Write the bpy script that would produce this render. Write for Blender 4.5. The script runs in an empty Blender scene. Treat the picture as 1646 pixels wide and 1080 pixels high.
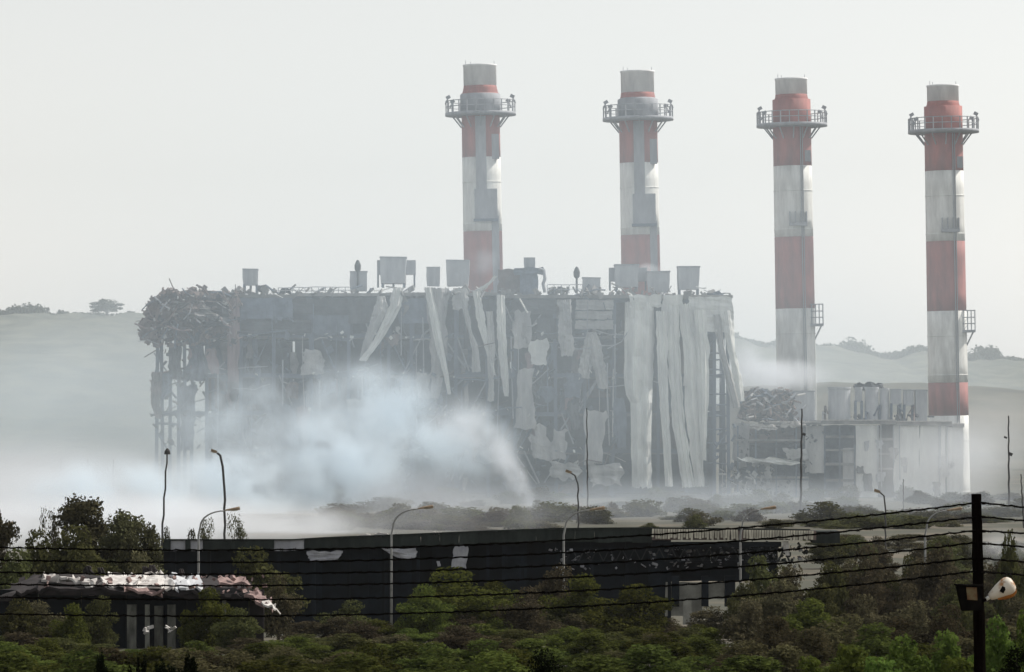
import bpy, math, random
import numpy as np

random.seed(7)
RNG = np.random.default_rng(7)
SC = bpy.context.scene
COL = SC.collection
R = math.radians

# ------------------------------------------------------------------ camera, sky, sun, exposure
P = 0.24 / 1646.0            # metres per photo pixel per metre of distance (150 mm lens on a 36 mm sensor)
EYE = 25.5                   # the camera stands on a rise above the plain
HORIZON = 660.0

cam_data = bpy.data.cameras.new('camera')
cam_data.sensor_width = 36.0
cam_data.lens = 150.0
cam_data.shift_y = 120.0 / 1646.0
cam_data.clip_start = 0.5
cam_data.clip_end = 20000.0
cam = bpy.data.objects.new('camera', cam_data)
cam.location = (0, 0, EYE)
cam.rotation_euler = (R(90), 0, 0)
COL.objects.link(cam)
SC.camera = cam

SUN_AZ, SUN_EL = R(68), R(46)
world = bpy.data.worlds.new('World')
SC.world = world
world.use_nodes = True
wn, wl = world.node_tree.nodes, world.node_tree.links
sky = wn.new('ShaderNodeTexSky')
sky.sky_type = 'NISHITA'
sky.sun_disc = False
sky.sun_elevation = SUN_EL
sky.sun_rotation = SUN_AZ
sky.air_density = 1.4
sky.dust_density = 0.6
sky.ozone_density = 1.0
hs = wn.new('ShaderNodeHueSaturation')
hs.inputs['Saturation'].default_value = 0.15
wl.new(sky.outputs[0], hs.inputs['Color'])
wl.new(hs.outputs[0], wn['Background'].inputs[0])
wn['Background'].inputs[1].default_value = 0.105

sun_data = bpy.data.lights.new('sun', 'SUN')
sun_data.energy = 3.7
sun_data.angle = R(0.5)
sun_data.color = (1.0, 0.945, 0.87)
sun = bpy.data.objects.new('sun', sun_data)
sun.rotation_euler = (R(90) - SUN_EL, 0, math.pi - SUN_AZ)
COL.objects.link(sun)

SC.view_settings.view_transform = 'Standard'
SC.view_settings.look = 'None'
SC.view_settings.gamma = 1.0
SC.view_settings.use_curve_mapping = False
SC.view_settings.exposure = 0.36

SC.render.engine = 'CYCLES'
SC.cycles.max_bounces = 8
SC.cycles.diffuse_bounces = 3
SC.cycles.transmission_bounces = 4
SC.cycles.volume_bounces = 5
SC.cycles.volume_step_rate = 0.5
SC.cycles.volume_max_steps = 128
SC.cycles.use_denoising = True
SC.cycles.denoiser = 'OPENIMAGEDENOISE'
SC.cycles.sample_clamp_indirect = 4.0
SC.cycles.caustics_reflective = False
SC.cycles.caustics_refractive = False

# ------------------------------------------------------------------ helpers
def at(x, y, D):
    """World point seen at photo pixel (x, y) at distance D."""
    return ((x - 823.0) * P * D, D, EYE - (y - HORIZON) * P * D)

GROUND = [(-200, 24.2), (0, 23.9), (38, 22.9), (70, 20.3), (110, 16.8), (200, 12.0), (330, 7.0), (430, 3.2), (700, 0.0), (1000, -2.0), (1400, -3.0), (6000, -3.0)]
def ground_z(D):
    for (a, za), (b, zb) in zip(GROUND, GROUND[1:]):
        if D <= b:
            return za + (zb - za) * (D - a) / (b - a)
    return -3.0

class MB:
    """Collects shapes; build() links them as one mesh object."""
    def __init__(s):
        s.v, s.f = [], []
    def add(s, v, f):
        n = len(s.v)
        s.v += [tuple(p) for p in v]
        s.f += [tuple(i + n for i in q) for q in f]
        return s
    def box(s, x0, x1, y0, y1, z0, z1):
        return s.add([(x0, y0, z0), (x1, y0, z0), (x1, y1, z0), (x0, y1, z0), (x0, y0, z1), (x1, y0, z1), (x1, y1, z1), (x0, y1, z1)],
                     [(0, 3, 2, 1), (4, 5, 6, 7), (0, 1, 5, 4), (1, 2, 6, 5), (2, 3, 7, 6), (3, 0, 4, 7)])
    def rbox(s, c, size, rot=(0, 0, 0)):
        from mathutils import Euler, Vector
        m = Euler(rot).to_matrix()
        hx, hy, hz = size[0] / 2, size[1] / 2, size[2] / 2
        vs = [Vector(c) + m @ Vector((a * hx, b * hy, d * hz)) for d in (-1, 1) for a, b in ((-1, -1), (1, -1), (1, 1), (-1, 1))]
        return s.add(vs, [(0, 3, 2, 1), (4, 5, 6, 7), (0, 1, 5, 4), (1, 2, 6, 5), (2, 3, 7, 6), (3, 0, 4, 7)])
    def tube(s, pts, rad, seg=6, cap=True):
        from mathutils import Vector
        pts = [Vector(p) for p in pts]
        rs = rad if isinstance(rad, (list, tuple)) else [rad] * len(pts)
        base = len(s.v)
        up = Vector((0.13, 0.95, 0.21))
        for i, p in enumerate(pts):
            t = (pts[min(i + 1, len(pts) - 1)] - pts[max(i - 1, 0)]).normalized()
            a = t.cross(up)
            if a.length < 1e-3:
                a = t.cross(Vector((1, 0, 0)))
            a.normalize()
            b = t.cross(a)
            for k in range(seg):
                an = 2 * math.pi * k / seg
                s.v.append(tuple(p + a * (math.cos(an) * rs[i]) + b * (math.sin(an) * rs[i])))
        for i in range(len(pts) - 1):
            for k in range(seg):
                k2 = (k + 1) % seg
                s.f.append((base + i * seg + k, base + i * seg + k2, base + (i + 1) * seg + k2, base + (i + 1) * seg + k))
        if cap:
            s.f.append(tuple(base + k for k in reversed(range(seg))))
            s.f.append(tuple(base + (len(pts) - 1) * seg + k for k in range(seg)))
        return s
    def lathe(s, prof, c=(0, 0, 0), seg=28, cap=True):
        base = len(s.v)
        for r, z in prof:
            for k in range(seg):
                an = 2 * math.pi * k / seg
                s.v.append((c[0] + r * math.cos(an), c[1] + r * math.sin(an), c[2] + z))
        for i in range(len(prof) - 1):
            for k in range(seg):
                k2 = (k + 1) % seg
                s.f.append((base + i * seg + k, base + i * seg + k2, base + (i + 1) * seg + k2, base + (i + 1) * seg + k))
        if cap:
            s.f.append(tuple(base + k for k in reversed(range(seg))))
            s.f.append(tuple(base + (len(prof) - 1) * seg + k for k in range(seg)))
        return s
    def build(s, name, mat, parent=None, smooth=False, root=None, mesh_only=False):
        o0 = (0, 0, 0)
        r = root if root is not None else parent
        if r is not None:
            while r.parent is not None:
                r = r.parent
            o0 = r.location
        me = bpy.data.meshes.new(name)
        me.from_pydata([(a - o0[0], b - o0[1], c - o0[2]) for a, b, c in s.v], [], s.f)
        me.materials.append(mat)
        if smooth:
            me.polygons.foreach_set('use_smooth', [True] * len(me.polygons))
        me.update()
        if mesh_only:
            return me
        o = bpy.data.objects.new(name, me)
        COL.objects.link(o)
        if parent is not None:
            o.parent = parent
        return o

def tag(o, label=None, cat=None, group=None, kind=None):
    if label: o['label'] = label
    if cat: o['category'] = cat
    if group: o['group'] = group
    if kind: o['kind'] = kind
    return o

def thing(name, label, cat, loc=(0, 0, 0), group=None):
    o = bpy.data.objects.new(name, None)
    o.location = loc
    o.empty_display_size = 1.0
    COL.objects.link(o)
    return tag(o, label, cat, group)

def place(name, me, parent, loc=(0, 0, 0), rot=(0, 0, 0), scale=(1, 1, 1)):
    o = bpy.data.objects.new(name, me)
    COL.objects.link(o)
    o.parent = parent
    o.location = loc
    o.rotation_euler = rot
    o.scale = scale
    return o

def mat(name, c1, c2=None, scale=0.3, rough=0.9, bump=0.0, detail=5.0, stretch=(1, 1, 1), lo=0.35, hi=0.65, metal=0.0, obj_var=0.0, spec=0.25):
    m = bpy.data.materials.new(name)
    m.use_nodes = True
    nt = m.node_tree
    b = nt.nodes['Principled BSDF']
    b.inputs['Roughness'].default_value = rough
    b.inputs['Metallic'].default_value = metal
    if 'Specular IOR Level' in b.inputs:
        b.inputs['Specular IOR Level'].default_value = spec
    c2 = c2 or tuple(v * 0.7 for v in c1)
    tc = nt.nodes.new('ShaderNodeTexCoord')
    mp = nt.nodes.new('ShaderNodeMapping')
    mp.inputs['Scale'].default_value = stretch
    nz = nt.nodes.new('ShaderNodeTexNoise')
    nz.inputs['Scale'].default_value = scale
    nz.inputs['Detail'].default_value = detail
    nz.inputs['Roughness'].default_value = 0.62
    rp = nt.nodes.new('ShaderNodeValToRGB')
    rp.color_ramp.elements[0].position = lo
    rp.color_ramp.elements[0].color = (*c2, 1)
    rp.color_ramp.elements[1].position = hi
    rp.color_ramp.elements[1].color = (*c1, 1)
    L = nt.links.new
    L(tc.outputs['Object'], mp.inputs['Vector'])
    L(mp.outputs[0], nz.inputs['Vector'])
    L(nz.outputs['Fac'], rp.inputs['Fac'])
    out = rp.outputs['Color']
    if obj_var:
        oi = nt.nodes.new('ShaderNodeObjectInfo')
        mr = nt.nodes.new('ShaderNodeMapRange')
        mr.inputs['To Min'].default_value = 1 - obj_var
        mr.inputs['To Max'].default_value = 1 + obj_var
        L(oi.outputs['Random'], mr.inputs['Value'])
        h = nt.nodes.new('ShaderNodeHueSaturation')
        L(mr.outputs[0], h.inputs['Value'])
        L(out, h.inputs['Color'])
        out = h.outputs[0]
    L(out, b.inputs['Base Color'])
    if bump:
        bp = nt.nodes.new('ShaderNodeBump')
        bp.inputs['Strength'].default_value = bump
        L(nz.outputs['Fac'], bp.inputs['Height'])
        L(bp.outputs[0], b.inputs['Normal'])
    return m

def leaf_mat(name, c1, c2, trans=0.35, gloss=0.0):
    m = bpy.data.materials.new(name)
    m.use_nodes = True
    nt = m.node_tree
    nt.nodes.remove(nt.nodes['Principled BSDF'])
    out = nt.nodes['Material Output']
    N, L = nt.nodes.new, nt.links.new
    tc = N('ShaderNodeTexCoord')
    nz = N('ShaderNodeTexNoise')
    nz.inputs['Scale'].default_value = 5.0
    nz.inputs['Detail'].default_value = 6.0
    nz.inputs['Roughness'].default_value = 0.8
    rp = N('ShaderNodeValToRGB')
    rp.color_ramp.elements[0].position = 0.36
    rp.color_ramp.elements[0].color = (*c2, 1)
    rp.color_ramp.elements[1].position = 0.64
    rp.color_ramp.elements[1].color = (*c1, 1)
    oi = N('ShaderNodeObjectInfo')
    mr = N('ShaderNodeMapRange')
    mr.inputs['To Min'].default_value = 0.6
    mr.inputs['To Max'].default_value = 1.35
    h = N('ShaderNodeHueSaturation')
    mh = N('ShaderNodeMapRange')
    mh.inputs['To Min'].default_value = 0.47
    mh.inputs['To Max'].default_value = 0.52
    L(oi.outputs['Random'], mr.inputs['Value'])
    L(mr.outputs[0], h.inputs['Value'])
    L(oi.outputs['Random'], mh.inputs['Value'])
    L(mh.outputs[0], h.inputs['Hue'])
    L(tc.outputs['Object'], nz.inputs['Vector'])
    L(nz.outputs['Fac'], rp.inputs['Fac'])
    L(rp.outputs[0], h.inputs['Color'])
    d, t = N('ShaderNodeBsdfDiffuse'), N('ShaderNodeBsdfTranslucent')
    mx = N('ShaderNodeMixShader')
    mx.inputs[0].default_value = trans
    L(h.outputs[0], d.inputs['Color'])
    L(h.outputs[0], t.inputs['Color'])
    L(d.outputs[0], mx.inputs[1])
    L(t.outputs[0], mx.inputs[2])
    res = mx.outputs[0]
    if gloss:
        g = N('ShaderNodeBsdfGlossy')
        g.inputs['Roughness'].default_value = 0.35
        mg = N('ShaderNodeMixShader')
        mg.inputs[0].default_value = gloss
        L(res, mg.inputs[1])
        L(g.outputs[0], mg.inputs[2])
        res = mg.outputs[0]
    L(res, out.inputs['Surface'])
    return m

def fbm(x, y, seed=0):
    v, a = 0.0, 1.0
    for o in range(4):
        f = 2 ** o
        v += a * math.sin(x * f * 1.7 + seed * 3.1 + math.sin(y * f * 1.3 + seed) * 1.9) * math.cos(y * f * 1.9 - seed * 2.3 + math.sin(x * f * 0.9))
        a *= 0.5
    return v

def interp(tab, x):
    if x <= tab[0][0]: return tab[0][1]
    for (a, va), (b, vb) in zip(tab, tab[1:]):
        if x <= b:
            return va + (vb - va) * (x - a) / (b - a)
    return tab[-1][1]

# ------------------------------------------------------------------ materials
M = dict(
    soil=None,
    hill=mat('hill scrub', (0.14, 0.14, 0.10), (0.03, 0.04, 0.028), 0.035, 1.0, detail=8),
    field=mat('dry field', (0.15, 0.142, 0.115), (0.075, 0.08, 0.068), 0.012, 1.0, detail=8),
    red=mat('faded red paint', (0.42, 0.165, 0.145), (0.27, 0.125, 0.115), 0.35, 0.8, stretch=(1, 1, 0.25), obj_var=0.06),
    white=mat('weathered white paint', (0.84, 0.84, 0.80), (0.52, 0.51, 0.48), 0.30, 0.8, stretch=(1, 1, 0.2), obj_var=0.05),
    flue=mat('bare flue metal', (0.86, 0.86, 0.85), (0.66, 0.66, 0.66), 0.3, 0.8, stretch=(1, 1, 0.3)),
    galv=mat('galvanised steel', (0.38, 0.39, 0.41), (0.27, 0.28, 0.30), 0.5, 0.7, stretch=(1, 1, 0.3), obj_var=0.08),
    steel=mat('blue grey steel', (0.15, 0.18, 0.23), (0.08, 0.10, 0.135), 0.6, 0.7, obj_var=0.15),
    concrete=mat('scorched concrete', (0.32, 0.305, 0.29), (0.13, 0.13, 0.13), 0.25, 0.95, bump=0.3, obj_var=0.15),
    dark=mat('dark grey panel', (0.085, 0.088, 0.095), (0.022, 0.024, 0.028), 0.18, 0.9, bump=0.3, obj_var=0.25),  # dark grey with near-black mottling
    brown=mat('rust brown panel', (0.22, 0.17, 0.155), (0.085, 0.07, 0.068), 0.2, 0.9, bump=0.3, obj_var=0.2),
    blue=mat('dull blue panel', (0.15, 0.18, 0.225), (0.055, 0.07, 0.10), 0.2, 0.85, bump=0.3, obj_var=0.2),
    clad=mat('pale cladding sheet', (0.80, 0.80, 0.75), (0.55, 0.55, 0.53), 0.25, 0.6, stretch=(1, 1, 0.25), obj_var=0.06),
    clad_mid=mat('dusty cladding sheet', (0.50, 0.49, 0.47), (0.28, 0.28, 0.28), 0.25, 0.7, stretch=(1, 1, 0.3), obj_var=0.12),
    clad_pink=mat('pinkish cladding sheet', (0.30, 0.22, 0.22), (0.18, 0.14, 0.145), 0.25, 0.8, stretch=(1, 1, 0.3)),
    tank=mat('grey tank plate', (0.50, 0.51, 0.52), (0.36, 0.37, 0.39), 0.4, 0.8, stretch=(1, 1, 0.3), obj_var=0.1),
    shed_wall=mat('shaded navy sheeting', (0.009, 0.014, 0.020), (0.003, 0.005, 0.007), 0.35, 0.9, obj_var=0.45),  # shade of the backlit side is put into this near-black navy
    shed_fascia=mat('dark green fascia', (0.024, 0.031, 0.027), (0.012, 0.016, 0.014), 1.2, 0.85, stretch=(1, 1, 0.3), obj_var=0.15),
    shed_truss=mat('dark truss steel', (0.045, 0.05, 0.05), (0.02, 0.022, 0.025), 2.0, 0.8, obj_var=0.5),  # dark steel tone, varied per member
    shed_pale=mat('pale torn sheet', (0.42, 0.42, 0.44), (0.30, 0.30, 0.33), 1.0, 0.8, obj_var=0.08),
    shed_wall_pale=mat('pale plaster', (0.34, 0.335, 0.29), (0.22, 0.215, 0.19), 0.8, 0.95),
    porch=mat('shaded porch plaster', (0.20, 0.20, 0.17), (0.07, 0.07, 0.06), 1.4, 0.95, stretch=(1, 1, 0.4), obj_var=0.3),  # porch shade is put into this darkened plaster colour
    corr=mat('ribbed pale fascia', (0.62, 0.58, 0.48), (0.40, 0.37, 0.30), 2.0, 0.8, obj_var=0.25),
    roof_white=mat('white sheet', (0.60, 0.58, 0.55), (0.34, 0.31, 0.29), 1.2, 0.7),
    roof_pink=mat('pink roof felt', (0.33, 0.235, 0.215), (0.14, 0.095, 0.09), 1.2, 0.9),
    roof_dark=mat('charred roof', (0.032, 0.026, 0.026), (0.015, 0.013, 0.013), 1.0, 0.95),
    pole=mat('weathered lamp post', (0.30, 0.30, 0.29), (0.20, 0.20, 0.19), 1.5, 0.6),
    mast=mat('dark mast', (0.06, 0.06, 0.06), (0.035, 0.035, 0.035), 1.5, 0.8),
    lamp=mat('lamp housing', (0.32, 0.24, 0.16), (0.2, 0.15, 0.10), 3.0, 0.6),
    lens=mat('lamp lens', (0.75, 0.74, 0.70), (0.6, 0.6, 0.55), 3.0, 0.3),
    post=mat('tarred timber', (0.006, 0.005, 0.004), (0.003, 0.002, 0.002), 14.0, 0.95, spec=0.0, bump=0.5, stretch=(1, 1, 0.15)),
    wire=mat('rusty dark wire', (0.007, 0.006, 0.005), (0.003, 0.003, 0.003), 20.0, 0.95, spec=0.0),
    enamel=mat('chipped white enamel', (0.62, 0.57, 0.48), (0.30, 0.13, 0.03), 9.0, 0.5, lo=0.36, hi=0.5),
    rust=mat('orange rust', (0.34, 0.13, 0.025), (0.14, 0.05, 0.015), 12.0, 0.9),
    box_mat=mat('blackened box', (0.010, 0.009, 0.008), (0.004, 0.004, 0.004), 10.0, 0.95, spec=0.0),
    box_face=mat('rusty olive face', (0.16, 0.13, 0.07), (0.11, 0.045, 0.02), 12.0, 0.8),
    bark=mat('bark', (0.09, 0.075, 0.055), (0.05, 0.04, 0.03), 6.0, 0.95),
)

def soil_mat():
    m = bpy.data.materials.new('dry scrubland soil')
    m.use_nodes = True
    nt = m.node_tree
    b = nt.nodes['Principled BSDF']
    b.inputs['Roughness'].default_value = 1.0
    N, L = nt.nodes.new, nt.links.new
    tc = N('ShaderNodeTexCoord')
    n1, n2 = N('ShaderNodeTexNoise'), N('ShaderNodeTexNoise')
    n1.inputs['Scale'].default_value = 0.035
    n1.inputs['Detail'].default_value = 8
    n2.inputs['Scale'].default_value = 0.9
    n2.inputs['Detail'].default_value = 6
    r1, r2 = N('ShaderNodeValToRGB'), N('ShaderNodeValToRGB')
    r1.color_ramp.elements[0].position, r1.color_ramp.elements[1].position = 0.46, 0.70
    r1.color_ramp.elements[0].color = (0.05, 0.05, 0.028, 1)
    r1.color_ramp.elements[1].color = (0.155, 0.125, 0.085, 1)
    r2.color_ramp.elements[0].position, r2.color_ramp.elements[1].position = 0.3, 0.7
    r2.color_ramp.elements[0].color = (0.55, 0.55, 0.5, 1)
    r2.color_ramp.elements[1].color = (1, 1, 1, 1)
    mx = N('ShaderNodeMixRGB')
    mx.blend_type = 'MULTIPLY'
    mx.inputs[0].default_value = 1.0
    L(tc.outputs['Object'], n1.inputs['Vector'])
    L(tc.outputs['Object'], n2.inputs['Vector'])
    L(n1.outputs['Fac'], r1.inputs['Fac'])
    L(n2.outputs['Fac'], r2.inputs['Fac'])
    L(r1.outputs[0], mx.inputs[1])
    L(r2.outputs[0], mx.inputs[2])
    L(mx.outputs[0], b.inputs['Base Color'])
    return m
M['soil'] = soil_mat()

LEAF = dict(  # bright ends raised so sunlit highlights sit in the leaf colour
    olive=leaf_mat('olive leaves', (0.112, 0.114, 0.044), (0.025, 0.029, 0.012)),
    fresh=leaf_mat('fresh green leaves', (0.120, 0.138, 0.032), (0.028, 0.040, 0.010), 0.42),
    brown=leaf_mat('brownish scrub leaves', (0.120, 0.105, 0.060), (0.032, 0.030, 0.018), 0.33),
    near_green=leaf_mat('less hazed green leaves', (0.095, 0.110, 0.028), (0.015, 0.021, 0.007), 0.42),  # darker copy; thinner haze nearby is put into the colour
    near_brown=leaf_mat('less hazed brown leaves', (0.112, 0.098, 0.050), (0.021, 0.021, 0.011), 0.38),  # darker brown copy, with the clearer near air in its colour
    dark=leaf_mat('near black backlit leaves', (0.010, 0.013, 0.006), (0.004, 0.006, 0.003), 0.15),  # backlit shade painted in: leaves nearly black by colour
    gum=leaf_mat('grey green gum leaves', (0.105, 0.102, 0.052), (0.036, 0.037, 0.020), 0.25),
    broad=leaf_mat('broad glossy leaves', (0.12, 0.165, 0.034), (0.040, 0.062, 0.015), 0.4, 0.0),
    wood=leaf_mat('far wood leaves', (0.075, 0.080, 0.050), (0.05, 0.055, 0.035), 0.2),
)

# ------------------------------------------------------------------ ground and hills
def build_ground():
    xs = np.linspace(-1500, 1500, 61)
    ys = np.array(sorted(set([-200, -60, 0, 20, 38, 55, 70, 90, 110, 150, 200, 260, 330, 380, 430, 520, 600, 700, 800, 900, 1000, 1050, 1100, 1150, 1200, 1300, 1400, 1600, 2000, 2600, 3400, 5200])))
    v, f = [], []
    for y in ys:
        for x in xs:
            bump = 0.0
            z = ground_z(y) + (bump if y > 480 else 0)
            v.append((x, y, max(z, -3.6)))
    n = len(xs)
    for j in range(len(ys) - 1):
        for i in range(n - 1):
            f.append((j * n + i, j * n + i + 1, (j + 1) * n + i + 1, (j + 1) * n + i))
    g = MB()
    g.v, g.f = v, f
    tag(g.build('ground', M['soil'], smooth=True), kind='structure')
build_ground()

def build_hill(name, m, Dc, crest, x0, x1, depth_front, depth_back, rough, seed, nx=260, ny=26):
    v, f = [], []
    for j in range(ny):
        t = j / (ny - 1)
        Y = Dc - depth_front + t * (depth_front + depth_back)
        if Y <= Dc:
            s = (Y - (Dc - depth_front)) / depth_front
        else:
            s = 1 - (Y - Dc) / depth_back
        s = s * s * (3 - 2 * s)
        for i in range(nx):
            px = x0 + (x1 - x0) * i / (nx - 1)
            X = (px - 823) * P * Dc
            zc = EYE - (interp(crest, px) - HORIZON) * P * Dc
            z = -6 + (zc + 6) * s + rough * s * (abs(fbm(X * 0.02, Y * 0.012, seed)) - 0.7)
            v.append((X, Y, z))
    for j in range(ny - 1):
        for i in range(nx - 1):
            f.append((j * nx + i, j * nx + i + 1, (j + 1) * nx + i + 1, (j + 1) * nx + i))
    g = MB()
    g.v, g.f = v, f
    return tag(g.build(name, m, smooth=True), kind='structure')

CREST_FAR = [(-400, 512), (0, 503), (60, 503), (150, 503), (240, 506), (600, 530), (1150, 548), (1180, 545), (1225, 556), (1260, 553), (1340, 560), (1415, 574), (1480, 568), (1500, 576), (1570, 575), (1646, 582), (2100, 590)]
CREST_NEAR = [(-400, 745), (900, 745), (1120, 690), (1180, 622), (1330, 613), (1480, 617), (1646, 626), (2100, 630)]
build_hill('hills', M['hill'], 4000, CREST_FAR, -400, 2050, 1300, 500, 5.0, 2)
build_hill('hills', M['field'], 2500, CREST_NEAR, -300, 1950, 500, 300, 1.5, 5)

def leaf_quads(centers, normals, sizes):
    """numpy: one bent rhombus leaf per centre."""
    n = len(centers)
    up = RNG.normal(size=(n, 3))
    t = np.cross(normals, up)
    t /= np.linalg.norm(t, axis=1, keepdims=True) + 1e-9
    b = np.cross(normals, t)
    s = sizes[:, None]
    v = np.empty((n, 4, 3))
    v[:, 0] = centers - t * s
    v[:, 1] = centers - b * s * 0.55 + normals * s * 0.18
    v[:, 2] = centers + t * s
    v[:, 3] = centers + b * s * 0.55 + normals * s * 0.18
    return v.reshape(-1, 3)

def crown_mesh(name, m, blobs, n, leaf, flat=0.0, shell=0.72):
    """Leaves through the outer part of several lobes; blobs: (centre, radii)."""
    w = np.array([r[0] * r[1] + r[0] * r[2] for c, r in blobs])
    cnt = np.maximum(1, (n * w / w.sum()).astype(int))
    C, Nn = [], []
    for (c, r), k in zip(blobs, cnt):
        d = RNG.normal(size=(k, 3))
        d /= np.linalg.norm(d, axis=1, keepdims=True)
        rad = shell + (1.06 - shell) * RNG.random(k) ** 0.8
        lump = 1 + 0.14 * np.sin(d[:, 0] * 7 + c[0] * 9) * np.cos(d[:, 2] * 8 + c[1] * 7)
        p = np.array(c) + d * np.array(r) * (rad * lump)[:, None]
        C.append(p)
        q = d * 0.7 + RNG.normal(size=(k, 3)) * 0.75
        q[:, 2] += flat
        Nn.append(q / np.linalg.norm(q, axis=1, keepdims=True))
    C, Nn = np.concatenate(C), np.concatenate(Nn)
    V = leaf_quads(C, Nn, leaf * (0.6 + 0.9 * RNG.random(len(C))))
    me = bpy.data.meshes.new(name)
    k = len(C)
    me.vertices.add(k * 4)
    me.vertices.foreach_set('co', V.ravel())
    me.loops.add(k * 4)
    me.loops.foreach_set('vertex_index', np.arange(k * 4))
    me.polygons.add(k)
    me.polygons.foreach_set('loop_start', np.arange(k) * 4)
    me.polygons.foreach_set('loop_total', np.full(k, 4))
    me.materials.append(m)
    me.update()
    return me

# wooded crest of the far hills: one mass that nobody could count
def far_wood():
    blobs = []
    for px in np.arange(-60, 1700, 7.0):
        for k in range(2):
            x = px + random.uniform(-4, 4)
            D = 3960 + random.uniform(-40, 60)
            X = (x - 823) * P * D
            zc = EYE - (interp(CREST_FAR, x) - HORIZON) * P * D
            big = 1.0 + 0.9 * max(0, fbm(x * 0.035, 0.0, 4))
            if x < 240:
                big *= 0.35 if not (20 < x < 70) else 1.3
            r = random.uniform(2.6, 4.8) * big
            blobs.append(((X, D, zc + r * 0.3 - 1.5), (r * 1.5, r * 1.3, r)))
    me = crown_mesh('far_woodland', LEAF['wood'], blobs, 70000, 1.4, shell=0.3)
    o = bpy.data.objects.new('far_woodland', me)
    COL.objects.link(o)
    tag(o, 'hazy low woodland along the crest of the far hills', 'woodland', kind='stuff')
far_wood()

# ------------------------------------------------------------------ sheets and panels
def sheet_mb(rows, D, thick=0.35, curl=0.12, rough=0.10, n=14, m=6, seed=None, edge=0.05):
    """A torn, crumpled sheet of real thickness. rows: (centre x, y, width[, depth offset]) in photo pixels, top to bottom."""
    rnd = random.Random(seed if seed is not None else random.random())
    m = max(m, int(max(r[2] for r in rows) / 1.8)) if m == 6 and n >= 20 else m
    rib = 0.16 if n >= 20 else 0.0
    ys = [r[1] for r in rows]
    def row(y):
        for a, b in zip(rows, rows[1:]):
            if y <= b[1]:
                t = (y - a[1]) / (b[1] - a[1])
                da, db = (a[3] if len(a) > 3 else 0), (b[3] if len(b) > 3 else 0)
                return a[0] + (b[0] - a[0]) * t, a[2] + (b[2] - a[2]) * t, da + (db - da) * t
        r = rows[-1]
        return r[0], r[2], (r[3] if len(r) > 3 else 0)
    s1, s2 = rnd.random() * 10, rnd.random() * 10
    pm = P * D
    fr, bk = [], []
    wl, wr = 0.0, 0.0
    folds = rnd.uniform(1.6, 3.2)
    for j in range(n + 1):
        y = ys[0] + (ys[-1] - ys[0]) * j / n
        cx, w, dd = row(y)
        wl = 0.75 * wl + rnd.uniform(-1, 1) * edge * min(w, 26)
        wr = 0.75 * wr + rnd.uniform(-1, 1) * edge * min(w, 26)
        for i in range(m + 1):
            u = -1 + 2 * i / m
            x = cx + u * w / 2
            yy = y
            if i in (0, m):
                x += (wl if i == 0 else wr) + rnd.uniform(-1, 1) * edge * min(w, 26) * 0.5
            if j in (0, n):
                yy += rnd.uniform(-1, 1) * edge * min(30, w)
            d = D + dd + rib * (i % 2) + curl * w * pm * u * u + rough * w * pm * (0.6 * fbm(u * 0.9 + s1, j * 0.35 + s2, 1) + 0.5 * math.sin(u * 3.1 * folds + s1 + 0.04 * j))
            q = at(x, yy, D)
            fr.append((q[0], d, q[2]))
            bk.append((q[0], d + thick, q[2]))
    k = len(fr)
    f = []
    W = m + 1
    for j in range(n):
        for i in range(m):
            a, b, c, e = j * W + i, j * W + i + 1, (j + 1) * W + i + 1, (j + 1) * W + i
            f.append((a, e, c, b))
            f.append((k + a, k + b, k + c, k + e))
    for j in range(n):
        a, b = j * W, (j + 1) * W
        f.append((a, k + a, k + b, b))
        a, b = j * W + m, (j + 1) * W + m
        f.append((a, b, k + b, k + a))
    for i in range(m):
        a, b = i, i + 1
        f.append((a, b, k + b, k + a))
        a, b = n * W + i, n * W + i + 1
        f.append((a, k + a, k + b, b))
    return MB().add(fr + bk, f)

def rect_panel(x0, x1, y0, y1, D, **kw):
    return sheet_mb([((x0 + x1) / 2, y0, x1 - x0), ((x0 + x1) / 2, y1, x1 - x0)], D, **kw)

def px_box(mb, x0, x1, y0, y1, D, depth):
    a, b = at(x0, y1, D), at(x1, y0, D)
    return mb.box(a[0], b[0], D, D + depth, a[2], b[2])

def debris_mb(n, fx, fy, D0, D1, smin, smax, seed=1, keep=None):
    """Small bent scraps scattered over an area; too many and too small to count."""
    rnd = random.Random(seed)
    mb = MB()
    k = 0
    while k < n:
        x, y = fx(rnd), fy(rnd)
        if keep and not keep(x, y):
            continue
        k += 1
        D = rnd.uniform(D0, D1)
        c = at(x, y, D)
        a, b = rnd.uniform(smin, smax), rnd.uniform(smin, smax) * rnd.choice([0.25, 0.5, 1])
        mb.rbox(c, (a, rnd.uniform(0.15, 0.6), b), (rnd.uniform(-0.9, 0.9), rnd.uniform(-1.4, 1.4), rnd.uniform(-0.9, 0.9)))
    return mb

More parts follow.
